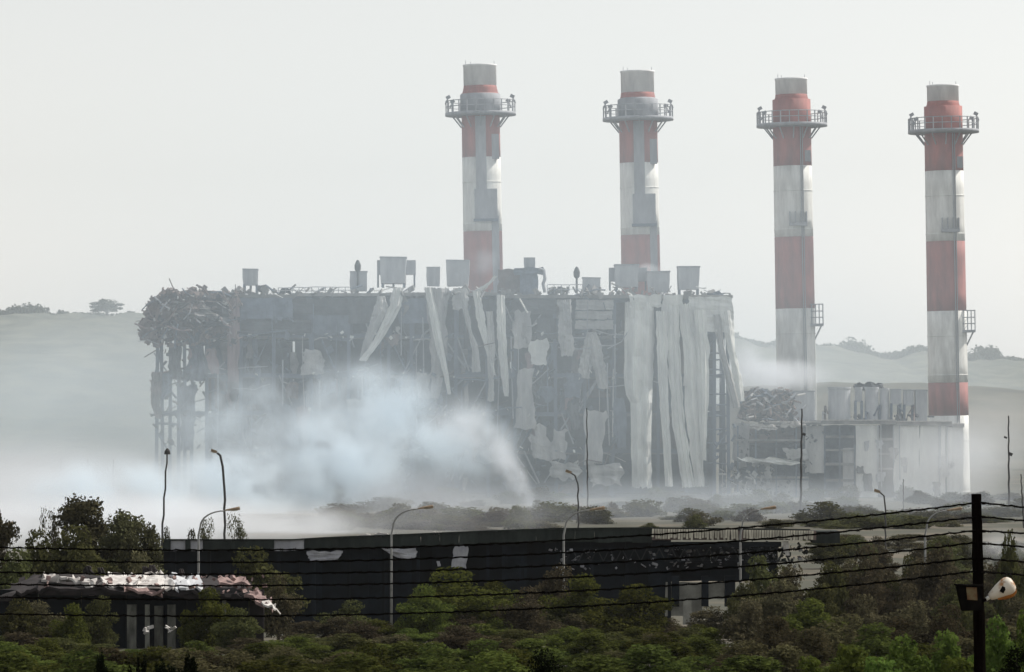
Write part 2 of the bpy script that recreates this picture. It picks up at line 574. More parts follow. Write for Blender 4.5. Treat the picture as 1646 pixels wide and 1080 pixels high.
# ------------------------------------------------------------------ the blasted boiler house
DB = 1400.0
def boiler_house():
    c = at(700, 800, DB)
    t = thing('power_station_building', 'huge blast-torn boiler house with hanging pale cladding behind the white smoke', 'building', (c[0], DB, ground_z(DB)))
    pm = P * DB
    zb = ground_z(DB) - 0.2
    def X(px): return (px - 823) * pm
    def Z(py): return EYE - (py - HORIZON) * pm
    cols = [250, 286, 332, 385, 440, 500, 560, 622, 662, 732, 785, 828, 895, 940, 985, 1058, 1104, 1149, 1172]
    levels = [540, 603, 664, 725]
    # columns at the front and at the back, one shared mesh
    cm = MB().box(-0.55, 0.55, 0, 1.1, 0, 1).build('steel_column', M['steel'], mesh_only=True)
    for i, x in enumerate(cols):
        for dy in (2.0, 30.0, 58.0):
            top = Z(478 if x < 1120 else 485)
            lean = random.uniform(-0.012, 0.012)
            place('steel_column', cm, t, (X(x) - c[0], dy, zb - t.location.z), (0, lean, 0), (1, 1, top - zb))
    # floor beams bay by bay, some sagging
    bm_ = MB().box(0, 1, 0, 0.8, -0.6, 0.6).build('floor_beam', M['steel'], mesh_only=True)
    for lv in [480] + levels:
        for a, b in zip(cols, cols[1:]):
            for dy in (3.4, 31.4):
                if random.random() < 0.2 and dy < 10:
                    continue
                if b <= 332 and dy > 10:
                    continue
                place('floor_beam', bm_, t, (X(a) - c[0], dy, Z(lv) - t.location.z), (0, random.choice([0, 0, 0.03, -0.04, 0.09]), 0), (X(b) - X(a), 1, random.uniform(0.7, 1.2)))
    # floor slabs of the interior, set back behind the front columns
    for lv in levels:
        s = MB()
        px_box(s, 336, 1122, lv, lv + 5, DB + 8, 48)
        s.build('floor_slab', M['concrete'], t)
    for lv in (540, 603, 664):
        s = MB()
        px_box(s, 250, 330, lv + random.uniform(-3, 3), lv + 5, DB + 10, 8)
        s.build('floor_slab', M['concrete'], t)
    # interior walls: one panel per bay and storey, dark toned, some askew or gone
    ylev = [482] + levels + [796]
    mats = ['dark', 'blue', 'dark', 'brown', 'blue', 'dark']
    for j, (ya, yb) in enumerate(zip(ylev, ylev[1:])):
        for i, (a, b) in enumerate(zip(cols, cols[1:])):
            if a < 332 and j >= 1 or b > 1149 and j >= 1:
                continue
            for D, prob in ((DB + 9 + random.uniform(0, 12), 0.62), (DB + 34, 0.93)):
                if random.random() > prob:
                    continue
                if 440 <= a < 470 and j == 1:
                    continue
                k = random.uniform(0, 0.25) if D < DB + 30 and random.random() < 0.4 else 0
                o = rect_panel(a + 1, b - 1 - (b - a) * k, ya + 2, yb - 1 - (yb - ya) * (0.4 if random.random() < 0.25 and D < DB + 30 else 0.03), D,
                               thick=0.5, curl=0.02, rough=0.05, n=5, m=4, edge=0.05).build('wall_panel', M[random.choice(mats)], t)
    # back cladding with gaps at both ends
    for a, b, y0, y1 in ((345, 470, 476, 800), (474, 640, 476, 800), (642, 820, 476, 800), (824, 984, 476, 800), (1002, 1128, 476, 800), (985, 1001, 580, 800)):
        rect_panel(a, b, y0, y1, DB + 59.5, thick=0.4, curl=0, rough=0.004, n=10, m=8, edge=0.02).build('wall_panel', M['dark'], t)
    # roof slab, in pieces, edge broken
    for a, b, y in ((330, 470, 473), (470, 620, 471), (620, 800, 470), (800, 1000, 474), (1000, 1178, 474)):
        s = MB()
        px_box(s, a, b, y, y + 5, DB + 1, 58)
        s.build('roof_slab', M['concrete'], t)
    # upper wall bands still standing under the roof edge (ribbed)
    for x0, x1, y0, y1, m_ in ((386, 470, 478, 512, 'blue'), (470, 560, 480, 505, 'dark'), (560, 618, 478, 520, 'dark'), (388, 500, 514, 536, 'dark'), (505, 560, 507, 540, 'blue'),
                               (822, 893, 482, 505, 'dark'), (925, 986, 482, 498, 'clad_mid'), (925, 985, 500, 513, 'clad_mid'), (924, 986, 515, 529, 'clad_mid'), (862, 894, 512, 545, 'dark'),
                               (640, 690, 480, 520, 'blue'), (745, 800, 480, 560, 'dark'), (335, 384, 478, 535, 'brown')):
        rect_panel(x0, x1, y0, y1, DB + 1.4, thick=0.4, curl=0.01, rough=0.03, n=6, m=8, edge=0.03).build('cladding_panel', M[m_], t)
    # loose panels lower down
    for x0, x1, y0, y1, m_ in ((484, 519, 562, 601, 'clad_mid'), (822, 854, 500, 560, 'clad_mid'), (846, 879, 545, 588, 'clad'), (829, 861, 594, 690, 'clad_mid'), (849, 882, 699, 739, 'clad_mid'),
                               (722, 750, 464, 497, 'clad_mid'), (302, 322, 560, 592, 'clad_pink'), (332, 350, 560, 600, 'clad_pink'), (366, 386, 478, 615, 'clad_pink'),
                               (885, 912, 690, 738, 'clad_mid'), (940, 972, 660, 745, 'clad_mid'), (880, 930, 742, 770, 'clad_mid'), (560, 600, 640, 700, 'clad_mid'), (430, 480, 650, 720, 'blue'),
                               (455, 478, 615, 640, 'brown'), (668, 690, 600, 640, 'clad_mid'), (940, 1000, 745, 780, 'clad_mid'), (905, 935, 600, 640, 'blue'), (985, 1003, 640, 720, 'blue')):
        k0, k1 = random.uniform(-3, 3), random.uniform(-5, 5)
        sheet_mb([((x0 + x1) / 2 + k0, y0, (x1 - x0) * random.uniform(0.85, 1.05)), ((x0 + x1) / 2 + k1 * 0.3, (y0 + y1) / 2, (x1 - x0)), ((x0 + x1) / 2 + k1, y1, (x1 - x0) * random.uniform(0.6, 1.0))], DB + random.uniform(-0.6, 1.0), thick=0.35, curl=0.05, rough=0.06, n=9, m=6, edge=0.12).build('cladding_panel', M[m_], t)
    # smaller scorched remnants all over the open front
    rr = random.Random(77)
    for k in range(110):
        x, y = rr.uniform(345, 995), rr.uniform(486, 770)
        w, h = rr.uniform(6, 24), rr.uniform(12, 48)
        m_ = rr.choice(['clad_mid', 'blue', 'blue', 'dark', 'dark', 'brown', 'clad_pink', 'concrete', 'steel', 'galv'])
        sheet_mb([(x, y, w), (x + rr.uniform(-3, 3), y + h * 0.5, w * rr.uniform(0.6, 1.1)), (x + rr.uniform(-6, 6), y + h, w * rr.uniform(0.2, 0.9))], DB + rr.uniform(0.5, 8), thick=0.3, curl=0.1, rough=0.1, n=6, m=4, edge=0.16, seed=k).build('torn_panel', M[m_], t)
    for k in range(40):
        x, y = rr.uniform(345, 1000), rr.choice([482, 540, 603, 664, 725])
        dx = rr.choice([-1, 1]) * rr.uniform(18, 40)
        MB().tube([at(x, y, DB + 2.4), at(x + dx, y + rr.uniform(45, 62), DB + 2.4)], rr.uniform(0.18, 0.34), 5).build('brace', M[rr.choice(['steel', 'galv'])], t)
    for k in range(34):
        x = rr.uniform(345, 1000)
        y = rr.uniform(480, 640)
        MB().tube([at(x, y, DB + 1.2), at(x + rr.uniform(-1, 1), y + rr.uniform(30, 70), DB + 1.2), at(x + rr.uniform(-4, 4), y + rr.uniform(80, 150), DB + 1.2)], rr.uniform(0.14, 0.3), 5).build('bent_pipe', M[rr.choice(['galv', 'galv', 'clad_mid', 'steel'])], t)
    # ragged splinters round the outline of the crushed corner
    outline = [(385, 470), (350, 474), (325, 464), (300, 468), (285, 472), (268, 464), (258, 474), (246, 480), (240, 494), (232, 512), (226, 528), (230, 542), (240, 550), (262, 553), (290, 552), (320, 548), (345, 540)]
    sp = MB()
    for (xa, ya), (xb, yb_) in zip(outline, outline[1:]):
        for q in range(9):
            u = rr.random()
            cpt = at(xa + (xb - xa) * u + rr.uniform(-4, 4), ya + (yb_ - ya) * u + rr.uniform(-3, 5), DB + rr.uniform(-6, 2))
            sp.rbox(cpt, (rr.uniform(0.3, 2.2), rr.uniform(0.2, 0.8), rr.uniform(0.3, 1.5)), (rr.uniform(-1, 1), rr.uniform(-1.5, 1.5), rr.uniform(-1, 1)))
    sp.build('debris', M['brown'], t)['kind'] = 'stuff'
    debris_mb(40, lambda r: r.uniform(240, 390), lambda r: r.uniform(470, 550), DB - 9, DB - 5, 0.3, 1.3, 13, keep=lambda x, y: y > 470 + max(0, (262 - x)) * 0.9).build('debris', M['clad_mid'], t)['kind'] = 'stuff'
    debris_mb(60, lambda r: r.uniform(240, 390), lambda r: r.uniform(470, 550), DB - 9, DB - 5, 0.4, 2.0, 14, keep=lambda x, y: y > 470 + max(0, (262 - x)) * 0.9).build('debris', M['dark'], t)['kind'] = 'stuff'
    # torn strips hanging from the roof edge
    strips = [
        ([(640, 462, 18), (635, 490, 20), (608, 545, 13), (584, 580, 12, -4)], 'clad'), ([(612, 476, 14), (612, 500, 24), (594, 540, 18), (581, 576, 8)], 'clad_mid'),
        ([(701, 462, 40), (703, 520, 27), (705, 570, 25), (703, 610, 18), (700, 640, 12)], 'clad_mid'), ([(688, 462, 11, -2), (704, 540, 15, -2), (717, 600, 11, -3), (723, 634, 6, -3)], 'clad'),
        ([(743, 470, 11), (752, 515, 9), (755, 530, 5), (764, 560, 12), (766, 598, 12)], 'clad_mid'), ([(766, 468, 13), (772, 510, 15), (786, 570, 8), (796, 603, 3)], 'clad'),
        ([(787, 500, 11), (789, 560, 12), (789, 645, 11)], 'clad_mid'), ([(805, 474, 13), (806, 530, 14), (811, 590, 14), (814, 637, 6)], 'clad'),
        ([(908, 482, 23), (910, 530, 22), (911, 572, 20)], 'clad_mid'), ([(950, 534, 16), (944, 570, 20), (938, 608, 18)], 'clad_mid'), ([(952, 536, 16), (961, 580, 22), (970, 625, 16)], 'clad_mid'),
        ([(1028, 486, 50), (1027, 560, 50), (1027, 632, 48), (1031, 645, 38), (1031, 720, 35), (1032, 784, 33)], 'clad'),
        ([(1064, 500, 18), (1066, 600, 16), (1067, 660, 14), (1071, 720, 12), (1074, 782, 12)], 'clad'),
        ([(1082, 490, 20), (1085, 600, 21), (1091, 680, 20), (1100, 740, 18), (1107, 783, 20)], 'clad'),
        ([(1100, 488, 20), (1109, 560, 24), (1114, 640, 26), (1119, 700, 20), (1124, 782, 18)], 'clad'),
        ([(1124, 498, 18), (1129, 560, 20), (1131, 630, 16), (1130, 690, 12), (1132, 740, 6)], 'clad'),
        ([(1152, 505, 13), (1160, 560, 11), (1172, 610, 12), (1183, 655, 12)], 'clad_mid'), ([(1166, 500, 24), (1176, 560, 12), (1186, 610, 14), (1191, 645, 9)], 'clad'),
        ([(768, 468, 16), (782, 458, 8), (790, 452, 7), (797, 443, 6)][::-1], 'clad'),
    ]
    for rows, m_ in strips:
        sheet_mb(rows, DB - 0.8 + random.uniform(-0.6, 0.6), thick=0.3, curl=0.22, rough=0.12, n=24, m=6, edge=0.07).build('cladding_strip', M[m_], t)
    # pale top band over the right hand sheets
    rect_panel(1012, 1064, 474, 494, DB - 0.3, thick=0.4, curl=0.02, rough=0.05, n=5, m=8).build('cladding_panel', M['clad'], t)
    rect_panel(1065, 1098, 474, 500, DB + 0.1, thick=0.4, curl=0.02, rough=0.05, n=5, m=6).build('cladding_panel', M['clad'], t)
    sheet_mb([(1142, 477, 70), (1143, 500, 72), (1145, 534, 70)], DB - 0.1, thick=0.4, curl=0.02, rough=0.03, n=16, m=8, edge=0.05).build('cladding_panel', M['clad'], t)
    sheet_mb([(1112, 534, 20), (1111, 580, 24), (1108, 620, 20)], DB + 0.3, thick=0.4, curl=0.05, rough=0.05, n=8, m=5).build('cladding_panel', M['clad'], t)
    # crushed corner at the far end: folded dark sheets overhanging the frame
    for rows, m_, dd in (([(300, 468, 74), (298, 482, 112), (292, 505, 116), (286, 528, 118), (284, 548, 92)], 'brown', -2.5),
                         ([(262, 478, 30), (255, 500, 44), (248, 525, 42), (244, 545, 30)], 'brown', -4.0),
                         ([(345, 470, 60), (345, 490, 70), (350, 525, 60)], 'dark', -1.5),
                         ([(300, 485, 50), (310, 500, 60), (330, 512, 70)], 'concrete', -4.5),
                         ([(252, 598, 14), (249, 625, 18), (249, 650, 17), (254, 672, 9)], 'brown', -2.0),
                         ([(283, 553, 20), (281, 580, 16), (284, 610, 20)], 'dark', -1.0), ([(266, 600, 22), (268, 625, 14), (262, 640, 8)], 'blue', -1.0),
                         ([(310, 535, 24), (318, 570, 22), (312, 612, 40)], 'blue', -1.0), ([(300, 620, 30), (302, 660, 18), (300, 725, 22)], 'blue', 1.0)):
        sheet_mb(rows, DB + dd, thick=1.2, curl=0.16, rough=0.16, n=14, m=9, edge=0.09).build('crushed_sheet', M[m_], t)
    # scraps: along the roof edge, around the crushed corner and over the open front
    dens = debris_mb(170, lambda r: r.uniform(238, 390), lambda r: r.uniform(464, 560), DB - 5, DB + 6, 0.5, 2.4, 3, keep=lambda x, y: y > 470 + max(0, (262 - x)) * 0.9 and y < 556 - max(0, x - 330) * 0.5)
    dens.build('debris', M['brown'], t)['kind'] = 'stuff'
    debris_mb(170, lambda r: r.uniform(335, 1178), lambda r: r.gauss(472, 4), DB - 1, DB + 12, 0.5, 3.0, 4).build('debris', M['concrete'], t)['kind'] = 'stuff'
    debris_mb(330, lambda r: r.uniform(336, 1000), lambda r: r.uniform(480, 790), DB - 0.5, DB + 9, 0.4, 3.4, 5).build('debris', M['steel'], t)['kind'] = 'stuff'
    debris_mb(150, lambda r: r.uniform(380, 1000), lambda r: r.choice([540, 603, 664, 725]) + r.gauss(0, 5), DB - 1.5, DB + 9, 0.3, 1.5, 6).build('debris', M['clad'], t)['kind'] = 'stuff'  # pale colour of these scraps also stands for sunlit flecks
    debris_mb(60, lambda r: r.uniform(246, 330), lambda r: r.uniform(550, 720), DB - 1, DB + 12, 0.5, 2.4, 8).build('debris', M['dark'], t)['kind'] = 'stuff'
    debris_mb(40, lambda r: r.uniform(1120, 1200), lambda r: r.uniform(640, 790), DB - 1, DB + 12, 0.5, 2.6, 9).build('debris', M['steel'], t)['kind'] = 'stuff'
    # tangled long members: crushed corner, roof edge, between the floors
    def tangle(n, fx, fy, D0, D1, l0, l1, mats_, seed, steep=1.2, keep=None):
        rr = random.Random(seed)
        k = 0
        while k < n:
            x, y = fx(rr), fy(rr)
            if keep and not keep(x, y):
                continue
            k += 1
            D = rr.uniform(D0, D1)
            L, a = rr.uniform(l0, l1) / pm, rr.uniform(-steep, steep)
            dx, dy = math.cos(a) * L / 2, math.sin(a) * L / 2
            kx, ky = rr.uniform(-0.15, 0.15) * L, rr.uniform(-0.15, 0.15) * L
            MB().tube([at(x - dx, y - dy, D), at(x + kx, y + ky, D + rr.uniform(-1, 1)), at(x + dx, y + dy, D + rr.uniform(-1.5, 1.5))], rr.uniform(0.12, 0.34), 4).build('bent_beam', M[rr.choice(mats_)], t)
    tangle(52, lambda r: r.uniform(232, 390), lambda r: r.uniform(466, 552), DB - 9, DB - 5, 2.5, 9, ['steel', 'brown', 'galv', 'dark', 'brown', 'clad_pink'], 51, 1.5, keep=lambda x, y: y > 466 + max(0, (262 - x)) * 0.9)
    tangle(45, lambda r: r.uniform(395, 1175), lambda r: r.gauss(470, 3), DB, DB + 10, 2, 7, ['steel', 'galv', 'concrete', 'clad'], 52, 1.0)
    tangle(70, lambda r: r.uniform(345, 1000), lambda r: r.choice([540, 603, 664, 725]) + r.gauss(0, 12), DB - 1, DB + 7, 2, 9, ['steel', 'galv', 'galv', 'clad_mid', 'brown'], 53, 1.3)
    tangle(30, lambda r: r.uniform(246, 335), lambda r: r.uniform(555, 720), DB - 1, DB + 9, 2, 8, ['steel', 'dark', 'brown'], 54, 1.5)
    # bent pipes and cables
    for k in range(26):
        x, y = random.uniform(345, 1000), random.choice([545, 600, 610, 650, 668, 730]) + random.uniform(-14, 14)
        L = random.uniform(25, 110)
        pts = [at(x + L * s / 5, y + random.uniform(-3, 3) + 4 * math.sin(s), DB - 0.5 + random.uniform(0, 2)) for s in range(6)]
        MB().tube(pts, random.uniform(0.12, 0.32), 5).build('bent_pipe', M['steel' if k % 3 else 'galv'], t)
    # rungs and bracing in the open end bay
    for y in (568, 578, 594, 602, 634, 650, 668, 690, 712, 745):
        s = MB()
        s.tube([at(1136, y, DB + 2.6), at(1150, y + random.uniform(-1, 1), DB + 2.6), at(1168, y + random.uniform(-2, 1), DB + 2.6)], 0.28, 5).build('rung', M['steel'], t)
    for a, b in (((1136, 560), (1150, 545)), ((1150, 720), (1172, 690)), ((250, 690), (268, 720)), ((252, 604), (284, 640)), ((250, 668), (286, 660)), ((250, 680), (286, 682)), ((262, 548), (250, 600)), ((286, 552), (272, 604))):
        MB().tube([at(*a, DB + 2.2), at(*b, DB + 2.2)], 0.4, 5).build('brace', M['steel'], t)
    # stair tower on the roof with its bent frame
    for x0, x1, y0, y1, D, m_ in ((800, 838, 433, 472, DB + 8, 'brown'), (836, 864, 436, 490, DB + 6, 'steel'), (826, 873, 430, 440, DB + 5, 'steel')):
        rect_panel(x0, x1, y0, y1, D, thick=6, curl=0.03, rough=0.05, n=6, m=6, edge=0.06).build('stair_tower_wall', M[m_], t)
    MB().tube([at(866, 432, DB + 5), at(874, 434, DB + 5), at(876, 448, DB + 5), at(873, 456, DB + 5), at(876, 470, DB + 5)], 0.55, 6).build('bent_frame', M['galv'], t)
    MB().tube([at(835, 480, DB - 1), at(842, 492, DB - 1), at(848, 503, DB - 1)], 0.3, 5).build('bent_pipe', M['clad'], t)
    # roof railings
    for xs_, y0, y1 in ((np.arange(880, 944, 11.5), 458, 472), (np.arange(448, 566, 10.7), 462, 472)):
        pm_ = MB().box(-0.12, 0.12, -0.12, 0.12, 0, 1).build('railing_post', M['galv'], mesh_only=True)
        a = at(xs_[0], y0, DB + 3)
        for x in xs_:
            q = at(x, y1, DB + 3)
            place('railing_post', pm_, t, (q[0] - c[0], q[1] - DB, q[2] - t.location.z), (0, random.uniform(-0.1, 0.1), 0), (1, 1, (y1 - y0) * pm))
        for yy in (y0, (y0 + y1) / 2):
            MB().tube([at(x, yy + random.uniform(-1, 1), DB + 3) for x in xs_], 0.13, 4).build('rail', M['galv'], t)
    # roof sheets lifted at the far corner
    for rows, m_ in (([(1150, 470, 34), (1152, 476, 24)], 'steel'), ([(392, 466, 22), (392, 472, 26)], 'concrete'), ([(422, 458, 10), (424, 468, 20)], 'dark'), ([(458, 462, 8), (458, 472, 18)], 'dark')):
        sheet_mb(rows, DB + 4, thick=3, curl=0.1, rough=0.1, n=4, m=6, edge=0.1).build('roof_sheet', M[m_], t)
    # big internal drums and ducts that darken the middle
    for x0, x1, y0, y1 in ((400, 470, 545, 700), (560, 650, 540, 760), (700, 780, 560, 740), (860, 940, 600, 780)):
        s = MB()
        a, b = at(x0, y1, DB + 22), at(x1, y0, DB + 22)
        r = (b[0] - a[0]) / 2
        s.lathe([(r * 0.7, 0), (r, 2), (r, b[2] - a[2] - 3), (r * 0.6, b[2] - a[2])], ((a[0] + b[0]) / 2, DB + 22, a[2]), 20)
        s.build('boiler_drum', M['dark'], t)
    return t
boiler_house()

# ------------------------------------------------------------------ things on the roofs
def roof_tank(x0, x1, y0, y1, D, label, legs=0, depth=None, flare=1.08, m_='tank', side=None, round_=False, leg_px=8):
    """A plated vent or tank; legs > 0 lifts it; side adds a second lower box (dx0, dx1, dy0, dy1)."""
    pm = P * D
    base = at((x0 + x1) / 2, y1, D)
    w, h = (x1 - x0) * pm, (y1 - y0) * pm
    d = depth or w
    t = thing('roof_tank', label, 'tank', base)
    lift = leg_px * pm if legs else 0
    if round_:
        MB().lathe([(w * 0.47, lift), (w * 0.5, lift + h * 0.05), (w * 0.5, h * 0.93), (w * 0.53, h * 0.95), (w * 0.53, h)], base, 22).build('shell', M[m_], t)
    else:
        n = 3
        mb = MB()
        e = 0.03
        v = []
        for z, s in ((lift, 1 / flare), (lift + (h - lift) * 0.5, 1.0), (h * 0.95, 1.0)):
            for a, b in ((-1, -1), (1, -1), (1, 1), (-1, 1)):
                v.append((base[0] + a * w / 2 * s + random.uniform(-e, e) * w, base[1] + b * d / 2 * s, base[2] + z + random.uniform(-e, e) * h * 0.4))
        f = [(3, 2, 1, 0), (8, 9, 10, 11)]
        for k in range(2):
            for i in range(4):
                j = (i + 1) % 4
                f.append((k * 4 + i, k * 4 + j, k * 4 + 4 + j, k * 4 + 4 + i))
        mb.add(v, f)
        mb.build('shell', M[m_], t)
        MB().rbox((base[0], base[1], base[2] + h * 0.975), (w * 1.06, d * 1.06, h * 0.05), (0, random.uniform(-0.02, 0.02), 0)).build('rim', M['galv'], t)
        for u in (-0.25, 0.12, 0.4):
            MB().rbox((base[0] + u * w, base[1] - d / 2 - 0.06, base[2] + lift + (h - lift) * 0.47), (0.22, 0.25, (h - lift) * 0.9)).build('stiffener', M[m_], t)
    if legs:
        for a, b in ((-0.42, -0.4), (0.42, -0.4), (-0.42, 0.4), (0.42, 0.4), (0, 0))[:legs]:
            MB().box(base[0] + a * w - 0.35, base[0] + a * w + 0.35, base[1] + b * d - 0.35, base[1] + b * d + 0.35, base[2], base[2] + lift + 0.4).build('leg', M['steel'], t)
    if side:
        p0, p1 = at(side[0], side[3], D), at(side[1], side[2], D)
        MB().box(p0[0], p1[0], D + 0.5, D + 0.5 + d * 0.6, p0[2], p1[2]).build('side_duct', M['galv'], t)
        for xx in ((side[0] + 1.5, side[1] - 2.0)):
            q = at(xx, side[3], D)
            MB().box(q[0] - 0.3, q[0] + 0.3, D + 1, D + 1.6, base[2], q[2] + 0.2).build('leg', M['steel'], t)
    return t

DR = DB + 14
roof_tank(391, 415, 432, 471, DR, 'small grey square tank on splayed legs, alone near the crushed roof corner', legs=5, leg_px=12)
roof_tank(563, 590, 436, 468, DR, 'squat grey roof box with a short mast standing behind it')
roof_tank(612, 653, 413, 462, DR, 'widest grey roof tank, joined to side ducts, at the roof middle', legs=5, leg_px=6, side=(606, 668, 418, 441))
roof_tank(686, 707, 429, 460, DR, 'narrow plain grey roof box between two larger roof tanks')
roof_tank(718, 754, 418, 460, DR, 'tall grey roof tank standing against the first red and white chimney')
roof_tank(842, 860, 414, 432, DB + 9, 'little tilted grey box perched on the ruined stair tower', m_='galv')
roof_tank(936, 965, 446, 474, DR, 'low grey roof box just beside the railing and its mast')
roof_tank(988, 1026, 425, 467, DR, 'big grey roof tank with lean-to duct under the second chimney', legs=4, leg_px=5, side=(979, 1040, 430, 452))
roof_tank(1040, 1076, 436, 470, DR, 'grey roof box partly veiled by a white smoke wisp')
roof_tank(1089, 1124, 428, 474, DR, 'grey legged roof tank nearest the torn end of the roof', legs=5, leg_px=8)

def siren(x, y0, y1, label):
    b = at(x, y1, DB + 10)
    t = thing('siren_post', label, 'post', b)
    h = (y1 - y0) * P * DB
    MB().tube([(b[0], b[1], b[2]), (b[0], b[1], b[2] + h * 0.6)], 0.35, 6).build('post', M['mast'], t)
    MB().lathe([(0.3, h * 0.55), (1.0, h * 0.63), (1.1, h * 0.8), (0.5, h * 0.96), (0.1, h)], b, 10).build('head', M['mast'], t)
siren(575, 417, 462, 'thin dark mast rising behind the squat roof box')
siren(927, 428, 472, 'thin dark post with swollen head beside the roof railing')

# ------------------------------------------------------------------ chimneys
POST_MESH = MB().box(-0.16, 0.16, -0.16, 0.16, 0, 1).build('railing_post', M['galv'], mesh_only=True)
def chimney(xb, D, top, collar, plat, bands, rpx, tube_r, label, housing, scarred, lean=0.018):
    """bands: list of (y_top, y_bottom, colour) in photo pixels; rpx: shaft radius in pixels."""
    pm = P * D
    base = at(xb, 800, D)
    base = (base[0], D, ground_z(D) - 0.2)
    z0 = EYE - (800 - HORIZON) * pm - base[2]
    t = thing('chimney', label, 'chimney', base, 'striped chimneys of the power station')
    def Z(y): return z0 + (800 - y) * pm
    r0 = rpx * pm
    def rad(y): return r0 * (1.03 - 0.06 * (800 - y) / 650.0)
    o = (base[0], base[1], base[2])
    def lathe(prof, name, m_, seg=40, parent=None, smooth=True):
        ob = MB().lathe(prof, o, seg).build(name, m_, parent or t, smooth=False)
        me = ob.data
        me.polygons.foreach_set('use_smooth', [len(p.vertices) == 4 for p in me.polygons])
        return ob
    for y0, y1, m_ in bands:
        n = max(1, int((y1 - y0) / 24))
        prof = []
        for k in range(n + 1):
            y = y1 + (y0 - y1) * k / n
            prof.append((rad(y), Z(y) + (0.02 if k == 0 else 0)))
        lathe(prof, 'shaft_band', M[m_])
    # thin joint rings
    for y in [y1 - 12 for y0, y1, m_ in bands if m_ == 'white'] + [y0 + 40 for y0, y1, m_ in bands if m_ == 'white']:
        lathe([(rad(y), Z(y) - 0.16), (rad(y) + 0.16, Z(y) - 0.12), (rad(y) + 0.16, Z(y) + 0.12), (rad(y), Z(y) + 0.16)], 'joint_ring', M['white'])
    # flue tube, collar, housing
    tr = tube_r * pm
    lathe([(tr, Z(collar)), (tr, Z(top + 3)), (tr * 1.03, Z(top + 2.5)), (tr * 1.03, Z(top)), (tr * 0.86, Z(top)), (tr * 0.86, Z(top + 16))], 'flue', M['flue'])
    lathe([(rad(collar) * 0.98, Z(collar + 14)), (rad(collar) * 0.98, Z(collar + 8)), (tr * 1.02, Z(collar - 4)), (tr * 1.0, Z(collar - 8))], 'collar', M['red'])
    if housing:
        lathe([(rad(plat) * 1.06, Z(plat - 3)), (rad(plat) * 1.06, Z(plat - 31)), (rad(plat) * 0.9, Z(plat - 34))], 'upper_housing', M['galv'])
    else:
        lathe([(rad(plat) * 1.0, Z(plat + 2)), (rad(plat) * 1.0, Z(plat - 24)), (rad(plat) * 0.92, Z(collar + 10))], 'upper_housing', M['red'])
    # platform with railing, brackets, lamps
    pr = 57.0 / 31.5 * r0
    pl = lathe([(r0 * 0.9, Z(plat + 4)), (pr, Z(plat + 3)), (pr, Z(plat - 2)), (r0 * 0.9, Z(plat - 3))], 'platform', M['galv'])
    h = 19 * pm
    for k in range(24):
        a = 2 * math.pi * (k + 0.5) / 24
        place('railing_post', POST_MESH, pl, (math.cos(a) * pr * 0.98, math.sin(a) * pr * 0.98, Z(plat - 2)), (0, 0, a), (1, 1, h))
    for q in (0.5, 0.98):
        MB().tube([(o[0] + math.cos(2 * math.pi * k / 36) * pr * 0.98, o[1] + math.sin(2 * math.pi * k / 36) * pr * 0.98, o[2] + Z(plat - 2) + h * q) for k in range(37)], 0.15, 4, cap=False).build('rail', M['galv'], pl)
    for k in range(12):
        a = 2 * math.pi * k / 12
        MB().tube([(o[0] + math.cos(a) * pr * 0.8, o[1] + math.sin(a) * pr * 0.8, o[2] + Z(plat + 3)), (o[0] + math.cos(a) * r0 * 0.98, o[1] + math.sin(a) * r0 * 0.98, o[2] + Z(plat + 22))], 0.26, 5).build('bracket', M['galv'], t)
    for s in (-1, 1):
        for dx, hh in ((0.92, 27), (0.80, 20)):
            bx = o[0] + s * pr * dx
            fl = MB().tube([(bx, o[1] - 2, o[2] + Z(plat - 2)), (bx, o[1] - 2, o[2] + Z(plat - hh))], 0.2, 5)
            fl.rbox((bx - s * 0.2, o[1] - 2, o[2] + Z(plat - hh)), (1.5, 1.0, 1.1), (0, s * 0.5, 0))
            fl.rbox((bx + s * 0.5, o[1] - 2, o[2] + Z(plat - hh + 8)), (0.5, 0.5, 1.6), (0, -s * 0.4, 0))
            fl.build('floodlight', M['galv'], t)
    for a in (0.4, 2.2, 3.6):
        MB().tube([(o[0] + math.cos(a) * tr * 0.95, o[1] + math.sin(a) * tr * 0.95, o[2] + Z(top)), (o[0] + math.cos(a) * tr * 0.95, o[1] + math.sin(a) * tr * 0.95, o[2] + Z(top - 7))], 0.09, 4).build('lightning_rod', M['galv'], t)
    # lifts, ladders and galleries on the face; offsets in shaft radii
    def face_box(u0, u1, ya, yb, out, name, m_):
        yc = (ya + yb) / 2
        uc = (u0 + u1) / 2
        yy = -math.sqrt(max(0.05, 1 - uc * uc)) * rad(yc)
        MB().box(o[0] + u0 * r0, o[0] + u1 * r0, o[1] + yy - out, o[1] + yy + 1.2, o[2] + Z(yb), o[2] + Z(ya)).build(name, m_, t)
    if scarred:
        face_box(-0.28, 0.26, plat + 5, plat + 128, 0.35, 'lift_shaft', M['galv'])
        face_box(0.36, 0.92, plat + 34, plat + 74, 0.4, 'screen', M['galv'])
        face_box(-0.38, 0.78, plat + 122, plat + 170, 0.7, 'screen', M['galv'])
        face_box(0.32, 0.84, plat + 165, plat + 330, 0.4, 'lift_shaft', M['galv'])
        face_box(-0.44, 0.80, plat + 170, plat + 174, 2.2, 'gallery', M['steel'])
    else:
        for u in (0.34, 0.44):
            face_box(u, u + 0.035, plat + 5, 790, 0.5, 'ladder_rail', M['galv'])
        face_box(0.58, 0.88, plat + 60 - 18, plat + 60, 0.8, 'screen', M['galv'])
        face_box(-0.3, 0.62, plat + 158, plat + 163, 1.5, 'gallery', M['galv'])
        for u in (-0.28, 0.0, 0.3, 0.58):
            face_box(u, u + 0.05, plat + 140, plat + 158, 1.4, 'railing_post', M['galv'])
        # small balcony on the sunlit side
        yb = plat + 322
